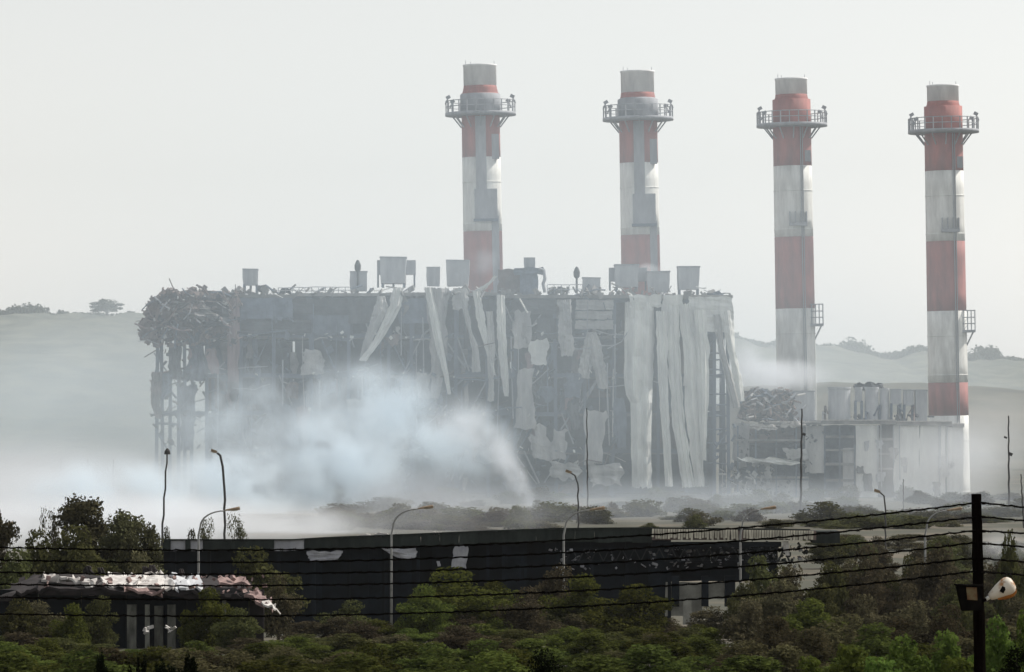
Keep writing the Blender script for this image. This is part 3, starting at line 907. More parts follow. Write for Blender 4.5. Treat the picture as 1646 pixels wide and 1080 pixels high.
        bx0, bx1 = o[0] + r0 * 0.72, o[0] + r0 * 1.38
        MB().box(bx0, bx1, o[1] - 5.0, o[1] + 1.0, o[2] + Z(yb + 2), o[2] + Z(yb - 2)).build('balcony', M['galv'], t)
        for q in range(4):
            xx = bx0 + (bx1 - bx0) * (q + 0.4) / 3.5
            MB().tube([(xx, o[1] - 4.6, o[2] + Z(yb)), (xx, o[1] - 4.6, o[2] + Z(yb - 34))], 0.2, 4).build('railing_post', M['galv'], t)
        for q in (12, 22, 33):
            MB().tube([(bx0, o[1] - 4.6, o[2] + Z(yb - q)), (bx1, o[1] - 4.6, o[2] + Z(yb - q)), (bx1, o[1] + 1, o[2] + Z(yb - q))], 0.18, 4).build('rail', M['galv'], t)
        MB().tube([(bx1 - 0.5, o[1] - 3, o[2] + Z(yb)), (o[0] + r0 * 0.95, o[1] - 1, o[2] + Z(yb + 24))], 0.3, 5).build('bracket', M['galv'], t)
    t.rotation_euler = (0, -lean, 0)
    return t

chimney(783.5, 1470, 104, 146, 183, [(150, 253, 'red'), (253, 372, 'white'), (372, 496, 'red'), (496, 802, 'white')], 31.5, 26.5,
        'tallest-looking red and white chimney with grey screens, above the roof middle', True, True)
chimney(1036.5, 1480, 114, 157, 191, [(160, 262, 'red'), (262, 378, 'white'), (378, 500, 'red'), (500, 802, 'white')], 31.5, 26.8,
        'scarred red and white chimney rising behind the big legged roof tank', True, True)
chimney(1283.5, 1490, 126, 160, 201, [(160, 267, 'red'), (267, 381, 'white'), (381, 496, 'red'), (496, 802, 'white')], 31.5, 25.6,
        'red and white chimney whose white foot stands in drifting smoke over the annexe', False, False)
chimney(1527.0, 1500, 137, 171, 211, [(171, 275, 'red'), (275, 388, 'white'), (388, 500, 'red'), (500, 615, 'white'), (615, 668, 'red'), (668, 802, 'white')], 31.5, 25.4,
        'outermost red and white chimney, farthest from the boiler house, red near its foot', False, False)

# ------------------------------------------------------------------ the lower annexe
def annexe():
    D = DB + 2
    pm = P * D
    c = at(1390, 800, D)
    t = thing('annexe', 'low ruined annexe with pale walls and dark openings below the third chimney', 'building', (c[0], D, ground_z(D)))
    # wall panels and openings, from the torn end outwards
    for x0, x1, y0, y1, m_, dd in ((1376, 1411, 683, 800, 'clad', 0), (1437, 1478, 683, 800, 'clad', 0), (1479, 1520, 684, 800, 'clad', 0), (1521, 1548, 686, 800, 'clad', 0),
                                   (1326, 1374, 683, 800, 'blue', 6), (1411, 1437, 683, 800, 'dark', 5), (1296, 1325, 684, 760, 'clad_mid', 1), (1355, 1375, 720, 800, 'clad_mid', 1.5),
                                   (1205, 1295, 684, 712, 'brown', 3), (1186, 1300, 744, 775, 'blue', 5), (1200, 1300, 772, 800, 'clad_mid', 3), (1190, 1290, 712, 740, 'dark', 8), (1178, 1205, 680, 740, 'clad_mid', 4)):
        rect_panel(x0, x1, y0, y1, D + dd, thick=0.5, curl=0.01, rough=0.02, n=8, m=6, edge=0.03).build('wall_panel', M[m_], t)
    for x0, x1, y0, y1, dd in ((1326, 1374, 700, 704, 1), (1326, 1374, 722, 725, 1), (1326, 1374, 744, 748, 1), (1326, 1374, 770, 774, 1), (1411, 1437, 704, 708, 1), (1411, 1437, 728, 731, 1), (1411, 1437, 752, 755, 1),
                               (1186, 1300, 737, 741, -1), (1182, 1290, 706, 709, 0), (1200, 1300, 766, 769, 1)):
        s = MB()
        px_box(s, x0, x1, y0, y1, D + dd, 2.5)
        s.build('beam', M['concrete'], t)
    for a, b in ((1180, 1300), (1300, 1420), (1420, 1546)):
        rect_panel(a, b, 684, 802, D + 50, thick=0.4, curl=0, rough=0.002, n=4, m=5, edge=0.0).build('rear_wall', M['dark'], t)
    for x in (1186, 1215, 1248, 1280, 1326, 1350, 1374, 1411, 1437):
        s = MB()
        px_box(s, x - 1.2, x + 1.2, 684, 801, D + 0.8, 1.0)
        s.build('column', M['steel'], t)
    # the roof; an added white strip paints its sunlit rim
    for x0, x1, y0, y1 in ((1236, 1320, 679, 683), (1321, 1440, 676, 682), (1441, 1530, 678, 684), (1531, 1550, 682, 687)):
        s = MB()
        px_box(s, x0, x1, y0, y1, D - 0.8, 60)
        s.build('roof_slab', M['concrete'], t)
        s = MB()
        px_box(s, x0, x1, y0 - 1.6, y0, D - 1.2, 3.0)
        s.build('sunlit_rim', M['roof_white'], t)
    # pipework and clutter on roof and walls
    rr = random.Random(61)
    for k in range(45):
        x, y, L, a = rr.uniform(1186, 1290), rr.uniform(626, 678), rr.uniform(8, 26), rr.uniform(-1.2, 1.2)
        dd = rr.uniform(-1, 14)
        MB().tube([at(x - math.cos(a) * L / 2, y - math.sin(a) * L / 2, D + dd), at(x, y + rr.uniform(-2, 2), D + dd - 1), at(x + math.cos(a) * L / 2, y + math.sin(a) * L / 2, D + dd)], rr.uniform(0.14, 0.4), 4).build('bent_beam', M[rr.choice(['steel', 'brown', 'galv', 'clad_mid', 'dark'])], t)
    rr = random.Random(31)
    for k in range(6):
        x = rr.uniform(1320, 1530)
        MB().tube([at(x, 677, D + rr.uniform(2, 20)), at(x, 677 - rr.uniform(8, 26), D + 8), at(x + rr.uniform(-12, 14), 677 - rr.uniform(8, 26), D + 8)], rr.uniform(0.2, 0.5), 5).build('roof_pipe', M[rr.choice(['galv', 'steel', 'brown'])], t)
    for k in range(14):
        x, y = rr.uniform(1376, 1540), rr.uniform(690, 780)
        w, h = rr.uniform(4, 16), rr.uniform(6, 30)
        sheet_mb([(x, y, w), (x + rr.uniform(-2, 2), y + h, w * rr.uniform(0.4, 1))], D - 0.5, thick=0.25, curl=0.03, rough=0.05, n=5, m=4, edge=0.15, seed=k).build('torn_panel', M[rr.choice(['clad_mid', 'dark', 'galv', 'concrete'])], t)
    for k in range(8):
        x = rr.uniform(1376, 1540)
        MB().tube([at(x, 684, D - 0.5), at(x, 720, D - 0.5), at(x + rr.uniform(-2, 2), rr.uniform(740, 798), D - 0.5)], 0.22, 5).build('downpipe', M['galv'], t)
    debris_mb(50, lambda r: r.uniform(1330, 1500), lambda r: r.uniform(666, 678), D + 1, D + 25, 0.5, 2.2, 33).build('debris', M['dark'], t)['kind'] = 'stuff'
    # fallen floors at the torn end
    for rows, m_ in (([(1215, 736, 60), (1235, 741, 90), (1262, 746, 70)], 'clad'), ([(1226, 683, 40), (1230, 690, 46)], 'roof_white'), ([(1275, 680, 36), (1278, 686, 40)], 'roof_white'), ([(1280, 722, 40), (1282, 738, 30)], 'clad_mid')):
        sheet_mb(rows, D - 3, thick=3.0, curl=0.05, rough=0.08, n=5, m=8, edge=0.08).build('fallen_slab', M[m_], t)
    debris_mb(160, lambda r: r.uniform(1188, 1285), lambda r: r.uniform(622, 676), D + 2, D + 40, 0.4, 2.2, 21, keep=lambda x, y: y > 622 + 10 * math.sin(x * 0.07) ** 2).build('debris', M['brown'], t)['kind'] = 'stuff'
    debris_mb(200, lambda r: r.uniform(1185, 1330), lambda r: r.uniform(680, 800), D - 0.5, D + 6, 0.3, 1.8, 22).build('debris', M['dark'], t)['kind'] = 'stuff'
    debris_mb(90, lambda r: r.uniform(1160, 1240), lambda r: r.uniform(745, 800), D - 3, D + 6, 0.5, 2.8, 23).build('debris', M['clad_mid'], t)['kind'] = 'stuff'
    for rows in ([(1225, 626, 70), (1235, 650, 90), (1240, 676, 100)], [(1395, 616, 44), (1398, 626, 54)]):
        sheet_mb(rows, D + 44, thick=4.0, curl=0.08, rough=0.12, n=8, m=10, edge=0.12).build('crushed_sheet', M['dark'], t)
annexe()

for x0, x1, y0, y1, lab, rd in ((1276, 1308, 628, 672, 'dull grey tank nearest the debris heap on the annexe roof', False),
                                (1331, 1367, 622, 668, 'broadest round tank on the annexe roof, sunlit down one edge', True),
                                (1374, 1386, 622, 646, 'slimmest grey stack in the tank row on the annexe roof', True),
                                (1390, 1412, 622, 664, 'tall pale round tank midway along the annexe roof row', True),
                                (1414, 1429, 624, 662, 'narrow pale tank just past the tall one on the annexe roof', True),
                                (1431, 1448, 625, 650, 'short dark-bellied tank lifted on legs in the annexe row', False),
                                (1452, 1468, 626, 652, 'second short lifted tank, nearer the outer chimney', False),
                                (1471, 1490, 626, 672, 'last grey tank of the row, touching the outermost chimney')if False else (1471, 1490, 626, 672, 'last grey tank of the annexe roof row, against the outermost chimney', False)):
    roof_tank(x0, x1, y0, 676, DB + 12, lab, legs=4 if y1 < 660 else 0, leg_px=676 - y1, round_=rd, flare=1.02)

# ------------------------------------------------------------------ masts and plant lamps
def wobble(x0, y0, x1, y1, D, n=16, amp=0.8):
    return [at(x0 + (x1 - x0) * k / n + (amp * math.sin(k * 2.1) if 0 < k < n else 0), y0 + (y1 - y0) * k / n, D) for k in range(n + 1)]

def mast(xt, yt, xb, D, r, label, boxes=(), y_base=None, amp=0.5):
    yb = HORIZON + (EYE - ground_z(D)) / (P * D) + 2
    t = thing('mast', label, 'mast', at(xb, yb, D))
    MB().tube(wobble(xt, yt, xb, yb, D, amp=amp), [r * (0.6 + 0.4 * k / 16) for k in range(17)], 6).build('pole', M['mast'], t)
    for dx, y, w, h in boxes:
        q = at(xt + (xb - xt) * (y - yt) / (yb - yt) + dx, y, D)
        MB().rbox(q, (w * P * D, 0.5, h * P * D), (0, 0.4, 0)).build('fitting', M['mast'], t)
    return t
mast(943, 656, 945, 1150, 0.22, 'thin dark mast in front of the hanging pale sheets')
mast(1289, 657, 1287, 1150, 0.34, 'dark mast before the torn end of the annexe', [(4, 698, 5, 4)])
mast(1621, 668, 1622, 1150, 0.30, 'dark mast with small fittings beyond the outermost chimney', [(-5, 703, 5, 3), (3, 730, 6, 5)])
mast(1641, 762, 1646, 1000, 0.22, 'short slanting mast cut by the photo edge beyond the outermost chimney')
for x in (98, 141, 182):
    mast(x, 738, x, 1250, 0.16, 'faint thin post almost lost in the white smoke bank').__setitem__('group', 'faint posts in the smoke')
mast(1452, 770, 1452, 1180, 0.16, 'faint short post in the haze before the annexe')

def plant_lamp(pts, head, D, r, label, flip=-1):
    yb = HORIZON + (EYE - ground_z(D)) / (P * D) + 2
    t = thing('plant_lamp', label, 'lamp post', at(pts[-1][0], yb, D))
    a = pts[-1]
    path = [at(x, y, D) for x, y in pts] + wobble(a[0], a[1], a[0] + (a[0] - pts[-2][0]) * 0.2, yb, D, 12, 0.8)[1:]
    MB().tube(path, r, 6).build('pole', M['mast'], t)
    q = at(*head, D)
    k = P * D
    hd = MB().rbox(q, (10 * k, 4 * k, 4.2 * k), (0, -flip * 0.35, 0)).build('lamp_head', M['lamp'], t)
    MB().rbox((q[0] + flip * 2.0 * k, q[1], q[2] - 1.6 * k), (6 * k, 3 * k, 2.4 * k), (0, -flip * 0.35, 0)).build('lens', M['lens'], hd)
    return t
plant_lamp([(349, 728), (354, 732), (358, 750), (361, 790)], (344, 725), 560, 0.16, 'wavy dark lamp post with bent neck, rising out of the smoke')
plant_lamp([(917, 760), (924, 764), (929, 778)], (914, 758), 800, 0.15, 'small bent-neck lamp before the foot of the torn building')
plant_lamp([(1414, 791), (1421, 797), (1423, 815)], (1410, 789), 760, 0.14, 'small bent-neck lamp before the pale annexe wall')
t = mast(268.5, 730, 255, 560, 0.17, 'leaning wavy dark post with small capped top beside the bent-neck lamp', amp=0.9)
q = at(269, 726, 560)
MB().lathe([(0.42, -0.35), (0.36, 0.1), (0.1, 0.45)], q, 8).build('cap', M['mast'], t)

# ------------------------------------------------------------------ street lamps along the road
DL = 410.0
def street_lamp(xp, head_x, y_head, label, y_neck=846):
    zg = ground_z(DL)
    yb = HORIZON + (EYE - zg) / (P * DL)
    t = thing('street_lamp', label, 'street lamp', at(xp, yb, DL), 'street lamps along the hidden road')
    s = 1
    nx = head_x - 24
    pts = [at(xp, yb + 2, DL), at(xp, 900, DL), at(xp, 860, DL)]
    for k in range(9):
        a = k / 8 * math.pi / 2
        pts.append(at(xp + 3 + (nx - 3 - xp) * (1 - math.cos(a)), y_neck + (y_head + 3 - y_neck) * math.sin(a), DL))
    n = len(pts)
    MB().tube(pts, [0.13, 0.11, 0.10] + [0.085 - 0.003 * k for k in range(n - 3)], 8).build('pole', M['pole'], t, smooth=True)
    k = P * DL
    c = at(head_x - 12, y_head + 1, DL)
    hd = MB()
    v = []
    for u, w, h in ((-12, 1.6, 1.6), (-6, 3.6, 2.6), (4, 4.6, 3.6), (10, 4.4, 4.4), (12.5, 3.0, 3.6)):
        for a, b in ((-1, -0.6), (1, -0.6), (1, 0.5), (0.5, 1), (-0.5, 1), (-1, 0.5)):
            v.append((c[0] + u * k, c[1] + a * w * k / 1.2, c[2] + b * h * k * 0.8 + u * 0.12 * k))
    f = [tuple(reversed(range(6))), tuple(range(24, 30))]
    for j in range(4):
        for i in range(6):
            f.append((j * 6 + i, j * 6 + (i + 1) % 6, j * 6 + 6 + (i + 1) % 6, j * 6 + 6 + i))
    h_ = hd.add(v, f).build('lamp_head', M['lamp'], t)
    MB().rbox((c[0] + 11.5 * k, c[1], c[2] + 1.6 * k), (3.0 * k, 4.4 * k, 5.0 * k), (0, -0.12, 0)).build('end_cap', M['lens'], h_)
    MB().rbox((c[0] + 3 * k, c[1], c[2] - 1.9 * k), (12 * k, 5.0 * k, 1.0 * k), (0, -0.12, 0)).build('lens', M['lens'], h_)
    return t
street_lamp(-46, 21, 842, 'street lamp whose head pokes in at the frame edge beside gum trees', 868)
street_lamp(319, 385, 818, 'street lamp reaching over the small round tree and the bent-neck post')
street_lamp(629, 696, 815, 'street lamp with full pale pole before the long dark shed, middle of the smoke')
street_lamp(906, 972, 817, 'street lamp before the plain dark fascia where the bushes start')
street_lamp(1190, 1247, 816, 'street lamp before the ribbed pale shed roof')
street_lamp(1487, 1546, 818, 'street lamp nearest the black fence post, faint in haze')

# ------------------------------------------------------------------ long dark shed
DS = 432.0
def shed():
    pm = P * DS
    zg = ground_z(DS)
    c = at(760, 1000, DS)
    t = thing('warehouse_shed', 'long dark blast-damaged shed with torn pale sheets and lattice roof beams', 'building', (c[0], DS, zg))
    yb = HORIZON + (EYE - zg) / pm + 1
    def top(x):
        return interp([(262, 868), (489, 868), (490, 866), (620, 861), (760, 855), (900, 850), (1048, 849), (1300, 852), (1352, 855)], x)
    # fascia, panel by panel
    edges = [262, 274, 298, 306, 326, 372, 408, 440, 466, 489] + list(range(490, 1049, 31)) + [1048]
    edges = sorted(set(edges))
    for a, b in zip(edges, edges[1:]):
        if b - a < 3: continue
        pale = (274, 298) == (a, b) or (306, 326) == (a, b) or a >= 440 and b <= 489
        y0 = top((a + b) / 2)
        a, b = a - 0.4, b + 0.4
        h = 17 if a < 489 else 17 + 5 * (a - 490) / 560
        rect_panel(a + 0.3, b - 0.3, y0 + random.uniform(-1.3, 1.3), y0 + h + random.uniform(-0.5, 1.5), DS - 0.3 + (0.12 if pale else 0) + random.uniform(0, 0.08), thick=0.2, curl=0.0, rough=0.012, n=3, m=4, edge=0.02).build('fascia_panel', M['shed_pale' if pale else 'shed_fascia'], t)
    # wall sheets below; the roof's shade is put into their dark colour
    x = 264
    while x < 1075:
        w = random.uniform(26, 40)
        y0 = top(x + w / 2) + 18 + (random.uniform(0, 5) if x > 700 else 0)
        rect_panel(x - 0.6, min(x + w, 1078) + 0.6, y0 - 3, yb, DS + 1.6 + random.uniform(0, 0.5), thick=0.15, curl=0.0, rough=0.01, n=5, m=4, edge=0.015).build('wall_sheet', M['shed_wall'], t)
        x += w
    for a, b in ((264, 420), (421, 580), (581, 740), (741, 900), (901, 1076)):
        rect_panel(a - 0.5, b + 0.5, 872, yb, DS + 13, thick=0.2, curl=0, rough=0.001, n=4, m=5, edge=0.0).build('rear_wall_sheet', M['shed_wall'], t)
    # columns
    for x in list(range(280, 1060, 56)):
        s = MB()
        px_box(s, x - 2.5, x + 2.5, top(x) + 18, yb, DS + 0.6, 0.35)
        s.build('column', M['shed_wall'], t)
    # roof sheets, thin, sloping back
    for a, b in zip(range(262, 1300, 52), range(314, 1352, 52)):
        y0 = (top(a) + top(b)) / 2
        q0, q1 = at(a, top(a + 1), DS), at(b, top(b - 1), DS)
        s = MB()
        s.add([(q0[0], DS - 0.4, q0[2]), (q1[0], DS - 0.4, q1[2]), (q1[0], DS + 16, q1[2] - 0.75), (q0[0], DS + 16, q0[2] - 0.75),
               (q0[0], DS - 0.4, q0[2] + 0.12), (q1[0], DS - 0.4, q1[2] + 0.12), (q1[0], DS + 16, q1[2] - 0.63), (q0[0], DS + 16, q0[2] - 0.63)],
              [(0, 3, 2, 1), (4, 5, 6, 7), (0, 1, 5, 4), (1, 2, 6, 5), (2, 3, 7, 6), (3, 0, 4, 7)])
        s.build('roof_sheet', M['shed_fascia'], t)
    # ribbed pale fascia on the open end: ribs one by one
    rib = MB().box(-0.10, 0.10, -0.12, 0.05, -0.95, 0).build('fascia_rib', M['corr'], mesh_only=True)
    for x in np.arange(1050, 1310, 4.2):
        if 1188 < x < 1196: continue
        q = at(x, top(x) + 1.0, DS - 0.5)
        place('fascia_rib', rib, t, (q[0] - c[0], -0.5, q[2] - zg), (0, random.uniform(-0.08, 0.08), 0), (1, 1, random.uniform(0.85, 1.15)))
    s = MB()
    px_box(s, 1048, 1312, 853, 868, DS - 0.35, 0.1)
    s.build('fascia_panel', M['brown'], t)
    s = MB()
    px_box(s, 1048, 1256, 871, 879, DS, 0.6)
    s.build('eaves_beam', M['shed_wall'], t)
    # lattice beams: chords and web members
    for k, (ya, yb2, D) in enumerate(((882, 902, DS + 0.3), (884, 906, DS + 4.5))):
        s = MB()
        for yy in (ya, yb2):
            px_box(s, 905, 1265, yy - 1, yy + 1, D, 0.2)
        s.build('truss_chord', M['shed_wall'], t)
        w = MB().box(-0.05, 0.05, 0, 0.1, 0, 1).build('truss_web', M['shed_wall' if k else 'shed_truss'], mesh_only=True)
        hgt = (yb2 - ya) * pm
        dx = 10 * pm
        for i, x in enumerate(np.arange(910, 1262, 10.0)):
            q = at(x if i % 2 == 0 else x + 10, yb2, D)
            ang = math.atan2(dx, hgt) * (1 if i % 2 == 0 else -1)
            place('truss_web', w, t, (q[0] - c[0], D - DS - 0.02, q[2] - zg), (0, ang, 0), (1, 1, math.hypot(dx, hgt)))
    # open end: back wall pieces, dark pillars and pale low wall
    for a, b in ((1080, 1092), (1128, 1139), (1165, 1182), (1212, 1220)):
        s = MB()
        px_box(s, a, b, 926, 975, DS + 0.8, 0.7)
        s.build('pillar', M['shed_wall'], t)
    for a, b, y0, y1, m_ in ((1070, 1128, 936, 990, 'shed_wall_pale'), (1136, 1164, 936, 963, 'shed_wall_pale'), (1098, 1112, 964, 1004, 'shed_wall_pale')):
        rect_panel(a, b, y0, y1, DS + 0.2 if y0 > 950 else DS + 1.8, thick=0.3, curl=0, rough=0.01, n=4, m=4, edge=0.03).build('low_wall', M[m_], t)
    for a, b in ((1077, 1142), (1142, 1208), (1208, 1250)):
        rect_panel(a, b, 876, 934, DS + 6.5, thick=0.2, curl=0, rough=0.01, n=4, m=5, edge=0.03).build('wall_sheet', M['shed_wall'], t)  # dark sheets added to darken the bays behind the lattice
    # torn sheets
    for rows in ([(522, 886, 56), (523, 893, 54), (520, 901, 44)], [(640, 882, 56), (646, 887, 50), (652, 894, 34), (655, 899, 14)], [(741, 878, 21), (740, 896, 22), (739, 913, 22)], [(1262, 870, 10), (1264, 882, 11), (1266, 893, 6)], [(704, 902, 5), (706, 910, 5)], [(918, 882, 6), (919, 886, 5)]):
        sheet_mb(rows, DS - 0.1, thick=0.08, curl=0.05, rough=0.05, n=7, m=6, edge=0.07).build('torn_sheet', M['roof_white' if rows[0][0] > 1200 else 'shed_pale'], t)
    s = MB()
    px_box(s, 1308, 1350, 854, 873, DS - 0.2, 5)
    s.build('end_block', M['shed_fascia'], t)
    for x, y, w in ((596, 860, 34), (620, 858, 30), (700, 855, 10), (709, 855, 8)):
        sheet_mb([(x, y, w), (x + 2, y + 3.5, w * 1.1)], DS + 2, thick=0.6, curl=0.02, rough=0.05, n=3, m=7, edge=0.12).build('roof_scrap', M['roof_white'], t)
    debris_mb(170, lambda r: r.uniform(880, 1290), lambda r: r.uniform(880, 915), DS + 0.5, DS + 3, 0.06, 0.3, 31).build('debris', M['shed_pale'], t)['kind'] = 'stuff'  # pale scraps added for bright flecks of light between the lattice
    debris_mb(60, lambda r: r.uniform(1200, 1300), lambda r: r.uniform(872, 905), DS, DS + 5, 0.08, 0.4, 32).build('debris', M['shed_fascia'], t)['kind'] = 'stuff'
shed()

# ------------------------------------------------------------------ wrecked house
DH = 335.0
def house():
    pm = P * DH
    zg = ground_z(DH)
    c = at(240, 1020, DH)
    t = thing('wrecked_house', 'low wrecked house with caved-in white and pink roof among dark trees', 'house', (c[0], DH, zg))
    yb = HORIZON + (EYE - zg) / pm + 1
    def slope(pts, thick, name, m_, n=10, m=14, rough=0.10):
        """pts: four (x, y, depth) corners - front-left, front-right, back-right, back-left."""
        P4 = [np.array((*at(x, y, DH + d),)) for x, y, d in pts]
        v, f = [], []
        s1 = random.random() * 10
        for j in range(n + 1):
            for i in range(m + 1):
                u, w = i / m, j / n
                q = (P4[0] * (1 - u) + P4[1] * u) * (1 - w) + (P4[3] * (1 - u) + P4[2] * u) * w
                q = q + np.array((0, 0, rough * fbm(u * 3 + s1, w * 2.5, 2)))
                if i in (0, m) or j in (0, n):
                    q = q + RNG.normal(size=3) * 0.16
                v.append(tuple(q))
        k = len(v)
        v += [(a, b, z - thick) for a, b, z in v]
        W = m + 1
        for j in range(n):
            for i in range(m):
                a, b, e, g = j * W + i, j * W + i + 1, (j + 1) * W + i + 1, (j + 1) * W + i
                f += [(a, b, e, g), (k + a, k + g, k + e, k + b)]
        for i in range(m):
            f += [(i, k + i, k + i + 1, i + 1), (n * W + i, n * W + i + 1, k + n * W + i + 1, k + n * W + i)]
        for j in range(n):
            f += [(j * W, (j + 1) * W, k + (j + 1) * W, k + j * W), (j * W + m, k + j * W + m, k + (j + 1) * W + m, (j + 1) * W + m)]
        return MB().add(v, f).build(name, m_, t)
    slope([(60, 946, 0), (290, 952, 0), (300, 926, 9), (70, 922, 9)], 0.25, 'roof_slope', M['roof_dark'])
    slope([(-10, 962, 1), (66, 948, 0), (72, 922, 9), (30, 934, 9)], 0.25, 'roof_slope', M['roof_dark'])
    slope([(285, 950, 0), (402, 956, 0), (398, 932, 9), (298, 926, 9)], 0.25, 'roof_slope', M['roof_dark'])
    slope([(66, 924, 3), (148, 940, 0.2), (152, 936, 1.2), (72, 920, 4.5)], 0.2, 'white_roof_sheet', M['roof_white'], 5, 14, 0.2)
    slope([(158, 934, 1), (216, 943, 0.3), (240, 921, 7), (176, 922, 6)], 0.2, 'white_roof_sheet', M['roof_white'], 8, 10, 0.12)
    slope([(216, 943, 0.0), (280, 943, 0.0), (262, 918, 7), (238, 920, 7)], 0.2, 'white_roof_sheet', M['roof_white'], 8, 10, 0.12)
    slope([(196, 948, -0.6), (262, 954, -0.8), (250, 946, 1), (205, 942, 1)], 0.2, 'white_roof_sheet', M['roof_pink'], 5, 8, 0.2)
    slope([(282, 945, 0.2), (326, 944, 0.2), (318, 926, 7), (270, 924, 7)], 0.2, 'grey_roof_sheet', M['tank'], 5, 8, 0.15)
    slope([(400, 956, -0.5), (442, 978, -2.0), (428, 955, 3), (386, 944, 3)], 0.25, 'pink_roof_sheet', M['roof_pink'], 8, 8, 0.25)
    slope([(428, 974, -2.1), (446, 980, -2.2), (440, 968, -0.5), (426, 966, -0.5)], 0.15, 'white_roof_sheet', M['roof_white'], 4, 5, 0.15)
    slope([(350, 935, 1), (400, 938, 1), (396, 926, 4), (360, 930, 4)], 0.2, 'pink_roof_sheet', M['roof_pink'], 5, 6, 0.25)
    for x, y, m_ in ((140, 913, 'roof_dark'), (243, 911, 'roof_dark'), (232, 914, 'roof_dark'), (160, 915, 'roof_dark'), (290, 918, 'roof_dark')):
        sheet_mb([(x, y - 3, 7), (x + 2, y + 8, 16)], DH + 6, thick=0.4, curl=0.2, rough=0.2, n=4, m=5, edge=0.12).build('roof_wreckage', M[m_], t)
    # walls and porch pillars
    for x0, x1, y0, m_, d in ((204, 219, 972, 'porch', 0.8), (233, 240, 972, 'porch', 0.8), (248, 262, 974, 'porch', 1.6), (269, 282, 972, 'porch', 0.8), (330, 336, 965, 'porch', 0.8), (357, 363, 965, 'porch', 1.0)):
        s = MB()
        px_box(s, x0, x1, y0, yb, DH + d, 0.5)
        s.build('porch_pillar', M[m_], t)
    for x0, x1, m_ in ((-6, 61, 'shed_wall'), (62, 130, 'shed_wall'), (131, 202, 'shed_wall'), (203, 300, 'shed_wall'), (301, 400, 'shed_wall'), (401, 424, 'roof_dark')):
        rect_panel(x0, x1, 948, yb, DH + 3.0, thick=0.3, curl=0, rough=0.004, n=4, m=5, edge=0.01).build('wall', M[m_], t)  # navy shadow under the house roof is put into this wall colour
    for a in ((66, 130), (132, 200), (206, 290), (296, 400)):
        s = MB()
        px_box(s, a[0], a[1], 947 + (a[0] > 290) * 8, 957 + (a[0] > 290) * 6, DH + 0.2, 0.4)
        s.build('eaves_board', M['roof_dark'], t)
    debris_mb(60, lambda r: r.uniform(70, 430), lambda r: r.uniform(925, 955), DH - 0.5, DH + 5, 0.1, 0.45, 41).build('debris', M['roof_pink'], t)['kind'] = 'stuff'
    debris_mb(12, lambda r: r.choice([r.uniform(225, 245), r.uniform(268, 280)]), lambda r: r.uniform(1006, 1020), DH - 2, DH - 0.5, 0.06, 0.3, 42).build('debris', M['roof_white'], t)['kind'] = 'stuff'
house()

# ------------------------------------------------------------------ vegetation
def blobset(kind, seed):
    rnd = random.Random(seed)
    b = []
    if kind == 'gum':
        for k in range(20):
            z = rnd.uniform(0.22, 0.93)
            s = 0.34 * (1.15 - z)
            b.append(((rnd.uniform(-1, 1) * (0.10 + s * 0.7), rnd.uniform(-1, 1) * (0.10 + s * 0.7), z), (rnd.uniform(0.07, 0.15), rnd.uniform(0.07, 0.15), rnd.uniform(0.06, 0.13))))
        b.append(((0, 0, 0.95), (0.07, 0.07, 0.07)))
    elif kind == 'low':
        for k in range(20):
            a, r = rnd.uniform(0, 6.283), rnd.uniform(0.05, 0.42)
            z = rnd.uniform(0.02, 0.84 - r * 1.2)
            q = rnd.uniform(0.10, 0.2)
            b.append(((r * math.cos(a), r * math.sin(a), z), (q, q, q * rnd.uniform(0.7, 1.0))))
        b.append(((0, 0, 0.3), (0.36, 0.36, 0.4)))
    elif kind == 'bush':
        for k in range(24):
            a, r = rnd.uniform(0, 6.283), rnd.uniform(0.05, 0.40)
            z = rnd.uniform(0.12, 0.90 - r * 0.9)
            q = rnd.uniform(0.07, 0.17)
            b.append(((r * math.cos(a), r * math.sin(a), z), (q, q, q * rnd.uniform(0.7, 1.0))))
        b.append(((0, 0, 0.40), (0.28, 0.28, 0.34)))
        b.append(((rnd.uniform(-0.1, 0.1), 0, 0.82), (0.16, 0.16, 0.15)))
    elif kind == 'round':
        for k in range(26):
            a, r = rnd.uniform(0, 6.283), rnd.uniform(0.1, 0.38)
            z = rnd.uniform(0.25, 0.92 - r * 0.8)
            q = rnd.uniform(0.07, 0.15)
            b.append(((r * math.cos(a), r * math.sin(a), z), (q, q, q * 0.85)))
        b.append(((0, 0, 0.6), (0.3, 0.3, 0.3)))
    elif kind == 'spiky':
        for k in range(26):
            a, r = rnd.uniform(0, 6.283), rnd.uniform(0, 0.42)
            z = rnd.uniform(0.2, 0.95)
            b.append(((r * math.cos(a), r * math.sin(a), z * (1 - r * 0.5)), (rnd.uniform(0.03, 0.10), rnd.uniform(0.03, 0.10), rnd.uniform(0.08, 0.2))))
    return b

def trunk_mesh(kind, seed, blobs):
    rnd = random.Random(seed)
    mb = MB()
    zt = 0.82 if kind == 'gum' else 0.5
    r0 = 0.022 if kind == 'gum' else 0.03
    mb.tube([(0, 0, -0.03), (rnd.uniform(-.02, .02), 0, zt * 0.35), (rnd.uniform(-.03, .03), 0.01, zt * 0.7), (0, 0, zt)], [r0, r0 * 0.8, r0 * 0.6, r0 * 0.3], 6)
    for c, r in blobs[:12]:
        z0 = min(zt * 0.8, max(0.1, c[2] - 0.25))
        mb.tube([(0, 0, z0), (c[0] * 0.5, c[1] * 0.5, (z0 + c[2]) / 2), c], [r0 * 0.5, r0 * 0.35, r0 * 0.15], 4)
    me = mb.build('trunk', M['bark'], mesh_only=True)
    return me

